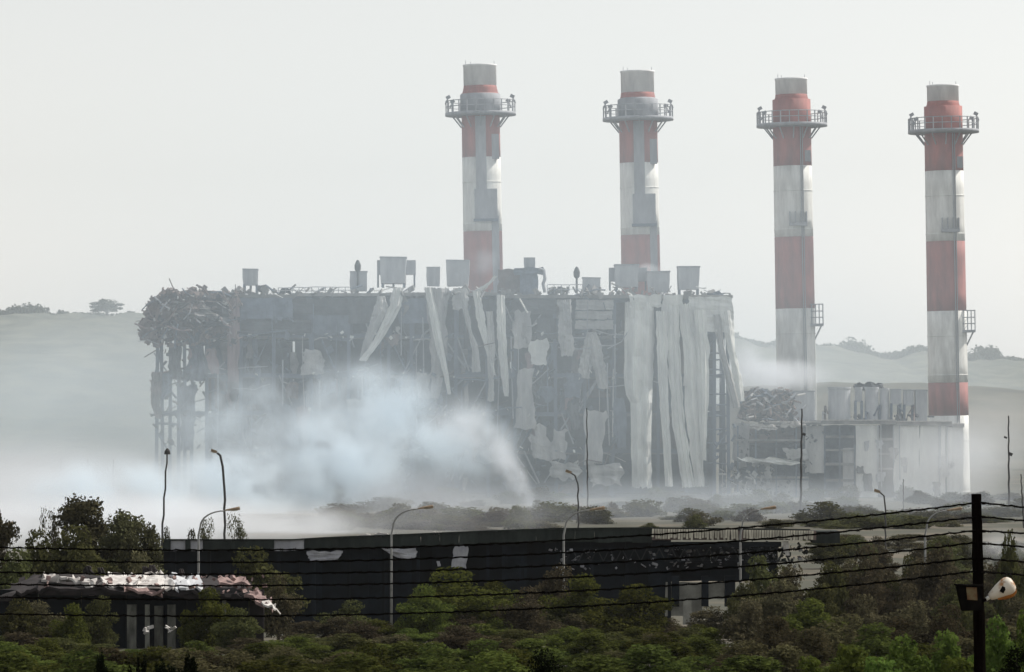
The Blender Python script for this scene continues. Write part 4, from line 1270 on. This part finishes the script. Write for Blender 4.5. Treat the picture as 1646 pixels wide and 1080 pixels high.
VAR = {}
def variants(key, kind, leafm, n, leaf, count, shell=0.72, flat=0.0):
    VAR[key] = []
    for k in range(count):
        b = blobset(kind, hash_seed(key, k))
        VAR[key].append((trunk_mesh(kind, k, b), crown_mesh('crown', LEAF[leafm], b, n, leaf, flat, shell)))
def hash_seed(key, k):
    return sum(ord(ch) * (i + 3) for i, ch in enumerate(key)) * 31 + k
variants('gum', 'gum', 'gum', 9000, 0.016, 4, 0.25)
variants('gum_thin', 'gum', 'gum', 1700, 0.016, 2, 0.25)
variants('olive', 'bush', 'olive', 6500, 0.022, 4, 0.6)
variants('fresh', 'bush', 'fresh', 7000, 0.022, 4, 0.6)
variants('brown', 'bush', 'brown', 5200, 0.021, 4, 0.5)
variants('near_green', 'bush', 'near_green', 6000, 0.024, 4, 0.6)
variants('near_brown', 'bush', 'near_brown', 5200, 0.022, 4, 0.5)
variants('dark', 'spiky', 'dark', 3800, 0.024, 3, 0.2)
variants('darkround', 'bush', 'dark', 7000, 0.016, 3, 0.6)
variants('broad', 'bush', 'broad', 3600, 0.032, 3, 0.6, 0.4)
variants('far', 'low', 'olive', 3000, 0.032, 4, 0.5)
variants('ridge', 'round', 'wood', 3000, 0.035, 1, 0.4)
variants('far_brown', 'low', 'brown', 2400, 0.032, 3, 0.5)

def plant(name, key, xc, y_top, w_px, D, label, group=None, cat='bush', zg=None, pick=None):
    """Stands on the ground at distance D; its top reaches photo row y_top; w_px wide."""
    X = (xc - 823) * P * D
    z0 = ground_z(D) if zg is None else zg
    h = EYE - (y_top - HORIZON) * P * D - z0
    if h < 0.4: return None
    w = w_px * P * D
    tr, cr = VAR[key][pick if pick is not None else random.randrange(len(VAR[key]))]
    t = thing(name, label, cat, (X, D, z0), group)
    rz = random.uniform(0, 6.283)
    t.rotation_euler = (0, 0, rz)
    t.scale = (w * 1.0, w * random.uniform(0.85, 1.0), h)
    place('trunk', tr, t)
    place('crown', cr, t)
    return t

# the lone tree on the far ridge
zr = EYE - (506 - HORIZON) * P * 3985
plant('ridge_tree', 'ridge', 172, 478, 62, 3985, 'lone broad tree standing up from the hazy far ridge', cat='tree', zg=zr)

# trees against the smoke, left of the shed
for (x, yt, w, D, key, lab) in (
    (-6, 818, 62, 372, 'gum', 'ragged gum tree cut by the photo edge, against white smoke'),
    (54, 844, 90, 380, 'olive', 'broad olive-toned tree low among the gum trees'),
    (80, 817, 44, 392, 'gum_thin', 'slender see-through gum tree with light gaps in its crown'),
    (109, 808, 34, 396, 'gum_thin', 'thinnest spindly gum tree beside the biggest crown'),
    (150, 803, 100, 385, 'gum', 'tallest dense gum tree against the white smoke'),
    (196, 826, 84, 380, 'gum', 'dense gum tree stepping down from the tallest crown'),
    (222, 842, 60, 374, 'gum', 'lowest gum tree, last of the clump, near the leaning post'),
    (120, 838, 120, 370, 'olive', 'dark wide tree filling the foot of the gum clump'),
    (268, 842, 24, 470, 'olive', 'small upright tree beside the foot of the leaning post'),
    (310, 845, 34, 475, 'olive', 'small rounded tree half hidden behind the shed roof'),
    (330, 832, 42, 478, 'round_far' if False else 'gum_thin', 'small airy tree beneath the first full street lamp'),
    (377, 827, 42, 474, 'gum_thin', 'small feathery tree beside the bent-neck lamp foot'),
):
    plant('gum_tree' if 'gum tree' in lab else 'tree', key, x, yt, w * (2.3 if key == 'gum' else 1.5), D, lab, cat='tree', pick=0 if key == 'gum_thin' else None)

# dark trees around the house and before the shed
for (x, yt, w, D, key, lab) in (
    (30, 874, 150, 350, 'olive', 'wide dark tree under the gum clump, behind the house roof'),
    (130, 872, 150, 352, 'olive', 'dark tree rising directly behind the white roof sheets'),
    (225, 880, 130, 352, 'brown', 'dull brown tree between the house roof and the shed corner'),
    (412, 872, 185, 395, 'olive', 'big olive tree in front of the pale shed panels'),
    (448, 915, 90, 360, 'brown', 'brown leafy tree before the shed, past the pink roof corner'),
    (336, 940, 120, 322, 'fresh', 'green bushy tree hiding the middle of the wrecked house'),
    (158, 955, 80, 325, 'olive', 'small olive bush before the dark house front'),
    (740, 908, 230, 380, 'fresh', 'largest light green spreading tree before the shed'),
    (690, 936, 110, 365, 'fresh', 'lower light green tree beside the pale street lamp pole'),
    (890, 903, 130, 392, 'brown', 'dry brownish tree below the fourth lamp pole'),
    (935, 918, 150, 378, 'fresh', 'bright green mounded tree before the dark lattice'),
    (1020, 936, 170, 370, 'fresh', 'bright green low tree beside the pale low wall'),
    (845, 940, 120, 366, 'brown', 'dusty brown tree right of the largest green tree'.replace('right of', 'just past')),
    (1225, 888, 110, 400, 'olive', 'olive tree overlapping the end of the shed lattice'),
    (70, 962, 120, 318, 'brown', 'dull brown bushy tree before the dark end of the wrecked house'),
    (118, 966, 90, 314, 'fresh', 'green bushy tree before the wrecked house, nearest its white roof edge'),
    (30, 958, 110, 316, 'olive', 'olive tree hiding the outer corner of the wrecked house'),
    (385, 975, 90, 318, 'olive', 'olive tree under the pink roof corner of the wrecked house'),
    (560, 962, 110, 380, 'olive', 'olive tree before the plain dark end of the shed wall'),
    (790, 930, 120, 384, 'fresh', 'green tree leaning on the flank of the largest green tree'),
    (1622, 846, 70, 330, 'olive', 'dark tree rising past the black post at the photo edge'),
    (1500, 868, 130, 372, 'brown', 'brown tree mass directly behind the wires by the post'),
    (1392, 868, 120, 405, 'brown', 'grey brown tree in thin smoke behind the wires'),
):
    plant('tree', key, x, yt, w, D, lab, cat='tree')

# scrub in front, in rows that come nearer
TOPY = [(-50, 985), (60, 1004), (200, 1022), (300, 1020), (400, 1000), (480, 998), (600, 990), (640, 992), (850, 985), (1000, 985), (1070, 980), (1095, 1004), (1116, 1004), (1130, 976), (1175, 960), (1205, 915), (1300, 898), (1400, 892), (1560, 890), (1700, 905)]
KINDS = dict(fresh='bright green', olive='olive-toned', brown='dry brownish')
def scrub_label(key, x, D):
    row = 'in the front rows of scrub' if D < 260 else ('in the middle rows of scrub' if D < 345 else 'in the rear row of scrub')
    zone = ('below the wrecked house' if x < 440 else 'before the plain dark shed wall' if x < 860 else "below the shed's lattice end" if x < 1180 else 'on the slope beside the black post')
    return KINDS[key] + ' bush ' + row + ' ' + zone, KINDS[key] + ' bushes ' + row + ' ' + zone
for D, dx, lift in ((402, 62, 0.0), (375, 70, 0.05), (340, 76, 0.2), (305, 84, 0.38), (270, 92, 0.55), (238, 104, 0.72), (208, 118, 0.88), (180, 130, 1.0)):
    x = -70 + random.uniform(0, dx)
    while x < 1720:
        base = interp(TOPY, x)
        y = base + (1048 - base) * lift + random.uniform(-10, 14)
        in_house = 45 < x < 440 and D > 318
        if not in_house:
            right = x > 1180
            key = random.choices(['fresh', 'olive', 'brown'], [0.6, 2.5, 6] if right and D > 230 else ([4, 3, 3] if D < 300 else [2, 3, 4]))[0]
            if D < 300:
                gk = key
                key = 'near_brown' if key == 'brown' else ('near_green' if random.random() < 0.8 else 'fresh')
            else:
                gk = key
            plant('bush', key, x, y, dx * random.uniform(1.25, 1.9), D, *scrub_label(gk, x, D))
        x += dx * random.uniform(0.75, 1.2)

# broad-leaved growth nearer, by the post
for k, (x, yt, w, D) in enumerate(((1300, 1052, 120, 140), (1372, 1030, 130, 142), (1450, 1016, 140, 140), (1520, 1010, 130, 144), (1600, 985, 120, 136), (1655, 972, 110, 138), (1420, 1050, 150, 120), (1540, 1050, 140, 122))):
    plant('leafy_bush', 'broad', x, yt, w, D, 'bright broad-leaved bush around the foot of the black post', 'broad-leaved bushes near the post')

# nearest growth; its black backlit shade is put into the leaf colour
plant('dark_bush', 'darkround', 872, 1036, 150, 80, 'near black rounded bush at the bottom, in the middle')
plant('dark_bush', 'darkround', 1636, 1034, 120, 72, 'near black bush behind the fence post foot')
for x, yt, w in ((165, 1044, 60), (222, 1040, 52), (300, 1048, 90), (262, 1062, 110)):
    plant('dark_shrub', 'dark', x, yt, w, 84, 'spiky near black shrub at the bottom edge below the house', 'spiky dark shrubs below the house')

# bushes on the bank between the shed and the boiler house
for (x, yt, w, D, lab) in (
    (1030, 790, 90, 1120, 'biggest rounded bush at the foot of the tall pale sheets'),
    (1098, 786, 90, 1180, 'green bushes clump under the torn end of the boiler house'.replace('bushes clump', 'bush clump')),
    (890, 792, 100, 1060, 'dark bush beside the white smoke source'),
    (955, 800, 80, 1040, 'low dark bush between the smoke and the biggest bush'),
    (1110, 808, 60, 1060, 'small dark bush on the tan bank'),
    (1150, 790, 44, 1220, 'little tawny bush below the open end bay'),
    (1320, 798, 110, 1040, 'wide blue-hazed bush below the annexe'),
    (1043, 838, 34, 990, 'small dark shrub on the shed roof line'),
    (1380, 815, 80, 1000, 'low hazy bush below the dark annexe opening'),
    (1500, 812, 90, 1050, 'faint bush in the smoke behind the black post wires'),
    (640, 800, 70, 1000, 'dim bush inside the drifting smoke above the shed'),
    (835, 800, 50, 1020, 'scorched bush right under the smoke source'.replace('right under', 'just under')),
):
    plant('bank_bush', 'far', x, yt, w, D, lab)

for k in range(34):
    D = random.uniform(445, 900)
    x = random.uniform(1330, 1700)
    yg = HORIZON + (EYE - ground_z(D)) / (P * D)
    key = random.choice(['olive', 'brown', 'brown'])
    plant('scrub_tree', key, x, max(858, yg - random.uniform(40, 75)) + (10 if x > 1560 else 0), random.uniform(50, 110), D, 'hazy dull tree among the scrub between the post and the plant', 'hazy trees past the shed end', cat='tree')

rb = random.Random(11)
for k in range(185):
    x, D = rb.uniform(540, 1680), rb.choice([rb.uniform(985, 1120), rb.uniform(1080, 1385)])
    if k > 140:
        x, D = rb.uniform(480, 900), rb.uniform(970, 1100)
    if 900 < x < 1300 and D < 1080 and rb.random() < 0.7:
        continue
    yg = HORIZON + (EYE - ground_z(D)) / (P * D)
    plant('bank_bush', 'far' if rb.random() < 0.6 else 'far_brown', x, yg - rb.uniform(8, 34), rb.uniform(30, 110), D, ('low hazy scrub bush ' if D < 1100 else 'small faint scrub bush ') + ('in the grey smoke behind the shed' if x < 860 else 'on the tan bank below the pale hanging sheets' if x < 1190 else 'on the ground below the ruined annexe' if x < 1560 else 'beyond the black post in thin smoke'),
          ('near scrub bushes ' if D < 1100 else 'far scrub bushes ') + ('in the grey smoke' if x < 860 else 'below the pale sheets' if x < 1190 else 'below the annexe' if x < 1560 else 'beyond the post'))

# ------------------------------------------------------------------ barbed wire fence
DF = 38.0
def fence():
    zg = ground_z(DF)
    c = at(1573, 1100, DF)
    t = thing('barbed_wire_fence', 'black-looking barbed wire fence with six strands across the front', 'fence', (c[0], DF, zg))
    def post(xt, xb, yt, D):
        n = 14
        pts, rs = [], []
        zt = at(xt, yt, D)[2]
        zb = ground_z(D) - 0.1
        for k in range(n + 1):
            f_ = k / n
            z = zt + (zb - zt) * f_
            y = HORIZON + (EYE - z) / (P * D)
            pts.append(at(xt + (xb - xt) * f_ + random.uniform(-0.5, 0.5), y, D))
            rs.append((0.046 + 0.010 * f_) * random.uniform(0.95, 1.06))
        rs[0] *= 0.93
        return MB().tube(pts, rs, 12).build('post', M['post'], t)
    post(1569.5, 1576.5, 794, DF)
    post(-130, -126, 862, 41.6)
    post(1752, 1756, 806, 38.6)
    left = [[(-130, 876), (0, 879), (220, 884), (440, 884), (540, 882), (900, 868), (1300, 839), (1569, 808)],
            [(-130, 896), (0, 900), (220, 903), (440, 903), (540, 902), (900, 889), (1300, 859), (1569, 831)],
            [(-130, 917), (0, 919), (220, 921), (440, 923), (540, 922), (900, 908), (1300, 880), (1569, 853)],
            [(-130, 937), (0, 939), (220, 941), (440, 941), (540, 940), (900, 929), (1300, 901), (1569, 872)],
            [(-130, 957), (0, 959), (220, 963), (440, 964), (540, 962), (900, 952), (1300, 923), (1569, 897)],
            [(-130, 984), (0, 986), (220, 988), (440, 991), (540, 990), (900, 975), (1300, 948), (1569, 918)]]
    right = [[(1577, 808), (1646, 815), (1752, 822)], [(1577, 830), (1646, 837), (1752, 843)], [(1577, 853), (1646, 857), (1752, 863)],
             [(1577, 873), (1646, 879), (1752, 885)], [(1577, 897), (1646, 903), (1752, 910)], [(1577, 919), (1646, 924), (1752, 930)]]
    def strand(tab, Da, Db):
        x0, x1 = tab[0][0], tab[-1][0]
        n = max(8, int((x1 - x0) / 7))
        ph = random.random() * 6
        pts = []
        mb = MB()
        # smooth the sag between the measured points
        xs_ = np.array([p[0] for p in tab], float)
        ys_ = np.array([p[1] for p in tab], float)
        deg = min(3, len(tab) - 1)
        co = np.polyfit((xs_ - 700) / 800, ys_, deg)
        for k in range(n + 1):
            x = x0 + (x1 - x0) * k / n
            y = float(np.polyval(co, (x - 700) / 800))
            D = Da + (Db - Da) * k / n
            pts.append(at(x, y + 0.55 * math.sin(k * 1.9 + ph) + random.uniform(-0.35, 0.35), D - 0.05))
        mb.tube(pts, [0.0072 + 0.0020 * (k % 2) for k in range(n + 1)], 5)
        for k in range(2, n - 1, 3):
            q = pts[k]
            for s in (-1, 1):
                a = random.uniform(0.4, 1.2)
                mb.tube([(q[0] - 0.012 * s, q[1], q[2] - 0.016 * math.sin(a)), (q[0] + 0.012 * s, q[1] + 0.003, q[2] + 0.016 * math.sin(a))], 0.003, 4)
        mb.build('wire', M['wire'], t)
    for r in left: strand(r, 41.6, DF)
    for r in right: strand(r, DF, 38.6)
    st = MB().rbox((0, 0, 0), (0.03, 0.05, 0.022)).build('staple', M['post'], mesh_only=True)
    for r in right:
        q = at(1581, r[0][1] + 1, DF - 0.03)
        place('staple', st, t, (q[0] - c[0], q[1] - DF, q[2] - zg))
fence()

def flood_lamp():
    D = DF - 0.12
    k = P * D
    b = at(1583, 964, D)
    t = thing('flood_lamp', 'rust-stained white flood lamp tilted up on the black fence post', 'lamp', b)
    a, e = np.array(at(1580, 966, D)), np.array(at(1627, 938, D))
    ax = (e - a) / np.linalg.norm(e - a)
    s1 = np.cross(ax, (0, 1, 0)); s1 /= np.linalg.norm(s1)
    s2 = np.cross(ax, s1)
    def body(prof, name, m_, seg=18, sq=1.0):
        v, f = [], []
        for u, r in prof:
            for i in range(seg):
                an = 2 * math.pi * i / seg
                v.append(tuple(a + ax * u * k + s1 * math.cos(an) * r * k + s2 * math.sin(an) * r * k * sq))
        n = len(prof)
        for j in range(n - 1):
            for i in range(seg):
                f.append((j * seg + i, j * seg + (i + 1) % seg, (j + 1) * seg + (i + 1) % seg, (j + 1) * seg + i))
        f.append(tuple(reversed(range(seg))))
        f.append(tuple((n - 1) * seg + i for i in range(seg)))
        return MB().add(v, f).build(name, m_, t, smooth=True)
    body([(-4, 2.4), (6, 2.4), (6.5, 3.0)], 'bracket', M['box_mat'])
    body([(6, 3.2), (13, 3.4)], 'neck', M['lens'])
    body([(12, 4.0), (13, 6.0), (20, 8.5), (30, 12.0), (40, 14.5), (47, 15.5), (53, 13.5), (57, 8.5), (58, 3.0)], 'lamp_head', M['enamel'], 24, 0.9)
    # dark recessed hole in the housing and the rusty lower lip
    h = a + ax * 36 * k - np.array((0, 1, 0)) * 12.2 * k + s1 * 0.5 * k
    MB().rbox(tuple(h), (7 * k, 1.6 * k, 10 * k), (0.0, 0.5, 0)).build('opening', M['box_mat'], t)
    lip = []
    for i in range(9):
        u = 22 + 33 * i / 8
        r = np.interp(u, [20, 30, 40, 47, 53, 57], [8.5, 12, 14.5, 15.5, 13.5, 9])
        an = 0.0
        lip.append(tuple(a + ax * u * k - s1 * r * k * 0.97 - np.array((0, 1, 0)) * 3.0 * k))
    MB().tube(lip, [1.5 * k, 2.6 * k, 3.6 * k, 4.2 * k, 4.4 * k, 4.2 * k, 3.8 * k, 3.0 * k, 1.6 * k], 8).build('rusty_lip', M['rust'], t)
flood_lamp()

def control_box():
    D = DF - 0.07
    b = at(1558, 980, D)
    t = thing('control_box', 'black box with rusty face fixed to the fence post beside the lamp', 'box', b)
    q = [at(1536, 941, D), at(1575, 942, D), at(1578, 980, D), at(1545, 981, D)]
    v = [(p[0], D - 0.10, p[2]) for p in q] + [(p[0], D + 0.03, p[2]) for p in q]
    MB().add(v, [(0, 3, 2, 1), (4, 5, 6, 7), (0, 1, 5, 4), (1, 2, 6, 5), (2, 3, 7, 6), (3, 0, 4, 7)]).build('housing', M['box_mat'], t)
    q = [at(1551, 943, D), at(1568, 943.5, D), at(1569, 964, D), at(1553, 963, D)]
    v = [(p[0], D - 0.112, p[2]) for p in q] + [(p[0], D - 0.101, p[2]) for p in q]
    MB().add(v, [(0, 3, 2, 1), (4, 5, 6, 7), (0, 1, 5, 4), (1, 2, 6, 5), (2, 3, 7, 6), (3, 0, 4, 7)]).build('lit_face', M['box_face'], t)  # light on the box's upper face is put into this rusty olive colour
    MB().rbox((at(1556, 940, D)[0], D - 0.04, at(1556, 940.2, D)[2]), (0.24, 0.17, 0.012), (0, 0.03, 0)).build('lid', M['box_mat'], t)
control_box()

# ------------------------------------------------------------------ haze and smoke
HAZE = 0.000022
def haze_box():
    o = MB().box(-1650, 1650, -260, 5300, -7, 152).build('haze', None) if False else None
    me = bpy.data.meshes.new('haze')
    b = MB().box(-1650, 1650, -260, 5300, -7.5, 152)
    me.from_pydata(b.v, [], b.f)
    m = bpy.data.materials.new('pale haze')
    m.use_nodes = True
    nt = m.node_tree
    nt.nodes.remove(nt.nodes['Principled BSDF'])
    v = nt.nodes.new('ShaderNodeVolumePrincipled')
    v.inputs['Color'].default_value = (0.93, 0.96, 1.0, 1)
    v.inputs['Density'].default_value = HAZE
    v.inputs['Anisotropy'].default_value = 0.3
    nt.links.new(v.outputs[0], nt.nodes['Material Output'].inputs['Volume'])
    me.materials.append(m)
    o = bpy.data.objects.new('haze', me)
    COL.objects.link(o)
    tag(o, 'pale summer haze over the plain and hills', 'haze', kind='stuff')
haze_box()

def smoke(px, py, rx, ry, D, rd, dens, tilt=0.0, scale=0.03, lo=0.35, hi=0.75, floor=0.0, label='drifting white smoke', color=(0.93, 0.96, 1.0), power=1.0, stretch=(1, 1, 1), aniso=0.2):
    """One bank of smoke: an ellipsoid domain whose density falls off to its rim and is broken up by noise."""
    c = at(px, py, D)
    k = P * D
    mb = MB()
    seg, rings = 20, 12
    v = [(0, 0, -1.0)]
    for j in range(1, rings):
        a = math.pi * j / rings
        for i in range(seg):
            b = 2 * math.pi * i / seg
            v.append((math.sin(a) * math.cos(b), math.sin(a) * math.sin(b), -math.cos(a)))
    v.append((0, 0, 1.0))
    f = []
    for i in range(seg):
        f.append((0, 1 + (i + 1) % seg, 1 + i))
        f.append((len(v) - 1, 1 + (rings - 2) * seg + i, 1 + (rings - 2) * seg + (i + 1) % seg))
    for j in range(rings - 2):
        for i in range(seg):
            a, b = 1 + j * seg + i, 1 + j * seg + (i + 1) % seg
            f.append((a, b, b + seg, a + seg))
    me = bpy.data.meshes.new('smoke')
    me.from_pydata(v, [], f)
    m = bpy.data.materials.new('smoke')
    m.use_nodes = True
    nt = m.node_tree
    nt.nodes.remove(nt.nodes['Principled BSDF'])
    N, L = nt.nodes.new, nt.links.new
    vol = N('ShaderNodeVolumePrincipled')
    vol.inputs['Color'].default_value = (*color, 1)
    vol.inputs['Anisotropy'].default_value = aniso
    tc = N('ShaderNodeTexCoord')
    ln = N('ShaderNodeVectorMath'); ln.operation = 'LENGTH'
    L(tc.outputs['Object'], ln.inputs[0])
    fall = N('ShaderNodeMapRange')
    fall.interpolation_type = 'SMOOTHSTEP'
    fall.inputs['From Min'].default_value = 1.0
    fall.inputs['From Max'].default_value = 0.15
    L(ln.outputs['Value'], fall.inputs['Value'])
    geo = N('ShaderNodeNewGeometry')
    mp = N('ShaderNodeMapping')
    mp.inputs['Scale'].default_value = stretch
    L(geo.outputs['Position'], mp.inputs['Vector'])
    nz = N('ShaderNodeTexNoise')
    nz.inputs['Scale'].default_value = scale
    nz.inputs['Detail'].default_value = 6.0
    nz.inputs['Roughness'].default_value = 0.6
    nz.inputs['Distortion'].default_value = 0.2
    L(mp.outputs[0], nz.inputs['Vector'])
    nr = N('ShaderNodeMapRange')
    nr.inputs['From Min'].default_value = lo
    nr.inputs['From Max'].default_value = hi
    nr.inputs['To Min'].default_value = floor
    nr.inputs['To Max'].default_value = 1.0
    L(nz.outputs['Fac'], nr.inputs['Value'])
    m1 = N('ShaderNodeMath'); m1.operation = 'MULTIPLY'
    L(fall.outputs[0], m1.inputs[0])
    L(nr.outputs[0], m1.inputs[1])
    m2 = N('ShaderNodeMath'); m2.operation = 'MULTIPLY'
    m2.inputs[1].default_value = dens
    L(m1.outputs[0], m2.inputs[0])
    L(m2.outputs[0], vol.inputs['Density'])
    L(vol.outputs[0], nt.nodes['Material Output'].inputs['Volume'])
    me.materials.append(m)
    o = bpy.data.objects.new('smoke', me)
    COL.objects.link(o)
    o.location = c
    o.rotation_euler = (0, tilt, 0)
    o.scale = (rx * k, rd, ry * k)
    return tag(o, label, 'smoke', kind='stuff')

BILLOW = dict(scale=0.075, lo=0.41, hi=0.63, floor=0.05, stretch=(1, 0.3, 1), color=(0.86, 0.94, 1.0))
smoke(30, 860, 460, 190, 1150, 110, 0.036, scale=0.020, lo=0.3, hi=0.7, floor=0.35, label='thick white smoke bank lying over the plain beside the boiler house')
smoke(60, 690, 440, 220, 1370, 60, 0.012, scale=0.016, lo=0.3, hi=0.7, floor=0.4, label='thin grey smoke drawn across the far hillside', color=(0.86, 0.95, 1.0))
smoke(500, 770, 400, 165, 1260, 60, 0.017, scale=0.035, lo=0.3, hi=0.7, floor=0.3, label='even bluish smoke filling the lower boiler house front', color=(0.86, 0.935, 1.0))
smoke(200, 815, 230, 100, 1110, 24, 0.16, label='white billow before the open steel bays', **BILLOW)
smoke(390, 795, 170, 105, 1160, 26, 0.16, label='broad white billow low before the boiler house', **BILLOW)
smoke(535, 750, 160, 130, 1200, 26, 0.15, label='tall white billow in the middle of the boiler house front', **BILLOW)
smoke(640, 680, 150, 110, 1240, 22, 0.12, tilt=0.4, label='upper billow thinning across the hanging strips', **BILLOW)
smoke(570, 640, 130, 80, 1300, 20, 0.075, label='bluish wisps below the bent pale strip', **BILLOW)
smoke(745, 710, 110, 80, 1270, 18, 0.10, label='drifting wisps beside the slanting plume', **BILLOW)
smoke(370, 670, 150, 110, 1330, 22, 0.06, label='bluish smoke over the crushed corner bays', **BILLOW)
smoke(190, 845, 430, 64, 800, 45, 0.10, scale=0.07, lo=0.40, hi=0.62, floor=0.10, label='low white smoke between the gum trees and the plain')
smoke(720, 830, 300, 56, 860, 40, 0.016, scale=0.07, lo=0.42, hi=0.62, floor=0.05, color=(0.74, 0.77, 0.82), label='thin grey smoke trailing along the top of the shed')
PLUME = [(858, 826, 9, 16, 0.20), (853, 811, 14, 20, 0.17), (845, 794, 20, 25, 0.15), (833, 776, 27, 30, 0.12), (819, 758, 34, 36, 0.10), (802, 738, 42, 42, 0.08), (784, 716, 52, 46, 0.06), (762, 692, 62, 50, 0.045), (735, 672, 72, 50, 0.030)]
PLUME_LABEL = ['tiny bright root of the slanting plume in the bushes', 'lowest puff of the slanting plume', 'low narrow puff of the slanting plume', 'puff below the middle of the slanting plume', 'middle puff of the slanting plume',
               'puff above the middle of the slanting plume', 'high puff of the slanting plume', 'widening puff near the head of the slanting plume', 'faint spreading head of the slanting plume']
for (x, y, rx, ry, de), lab in zip(PLUME, PLUME_LABEL):
    smoke(x, y, rx, ry, 1190, rx * 0.17, de * 1.5, scale=0.10, lo=0.36, hi=0.64, floor=0.0, stretch=(1, 0.4, 1), tilt=-0.5, label=lab)
smoke(1180, 815, 800, 60, 1120, 140, 0.0055, scale=0.02, lo=0.3, hi=0.7, floor=0.4, label='thin ground smoke over the tan bank behind the shed', color=(0.85, 0.92, 1.0))
smoke(690, 800, 190, 60, 1150, 40, 0.026, scale=0.04, lo=0.38, hi=0.66, floor=0.05, color=(0.66, 0.69, 0.74), label='darker grey smoke hugging the burnt ground')
smoke(520, 850, 150, 50, 940, 30, 0.05, scale=0.06, lo=0.38, hi=0.66, floor=0.05, label='low white puff rolling over the shed roof')
smoke(400, 850, 150, 50, 960, 40, 0.040, scale=0.05, lo=0.36, hi=0.66, floor=0.1, label='white smoke behind the pale shed panels')
smoke(1245, 602, 115, 32, 1445, 25, 0.13, scale=0.06, lo=0.36, hi=0.66, floor=0.1, label='pale smoke about the foot of the third chimney')
smoke(1202, 580, 34, 40, 1450, 18, 0.06, scale=0.08, lo=0.34, hi=0.64, floor=0.05, label='pale puff rising past the torn end of the boiler house')
smoke(1500, 750, 190, 100, 1330, 50, 0.018, scale=0.04, lo=0.34, hi=0.68, floor=0.2, label='thin white smoke drifting over the annexe and outer chimney foot')
smoke(1580, 720, 110, 70, 1380, 30, 0.022, scale=0.06, lo=0.38, hi=0.66, floor=0.0, label='denser smoke swirl beside the outermost chimney')
smoke(1600, 690, 180, 90, 1560, 60, 0.006, scale=0.03, lo=0.34, hi=0.66, floor=0.3, label='thin grey smoke over the bare slope beyond the outermost chimney')
smoke(1610, 880, 60, 40, 620, 20, 0.05, scale=0.09, lo=0.38, hi=0.68, floor=0.0, label='small smoke wisp over the scrub beyond the fence post')
smoke(776, 420, 36, 30, 1455, 12, 0.09, scale=0.09, lo=0.38, hi=0.68, floor=0.0, label='faint wisp clinging to the first chimney above the roof')
smoke(1042, 432, 26, 12, 1450, 8, 0.10, scale=0.12, lo=0.36, hi=0.66, floor=0.0, label='faint bright wisp over the roof tanks at the second chimney')
smoke(800, 540, 1500, 740, 1290, 190, 0.0025, scale=0.010, lo=0.2, hi=0.8, floor=0.65, label='thin bluish veil of old smoke hanging round the whole power station', color=(0.79, 0.90, 0.985))
smoke(800, 640, 1400, 300, 2900, 900, 0.0011, scale=0.004, lo=0.2, hi=0.8, floor=0.7, label='far bank of settled smoke before the wooded hills', color=(0.85, 0.92, 0.97))
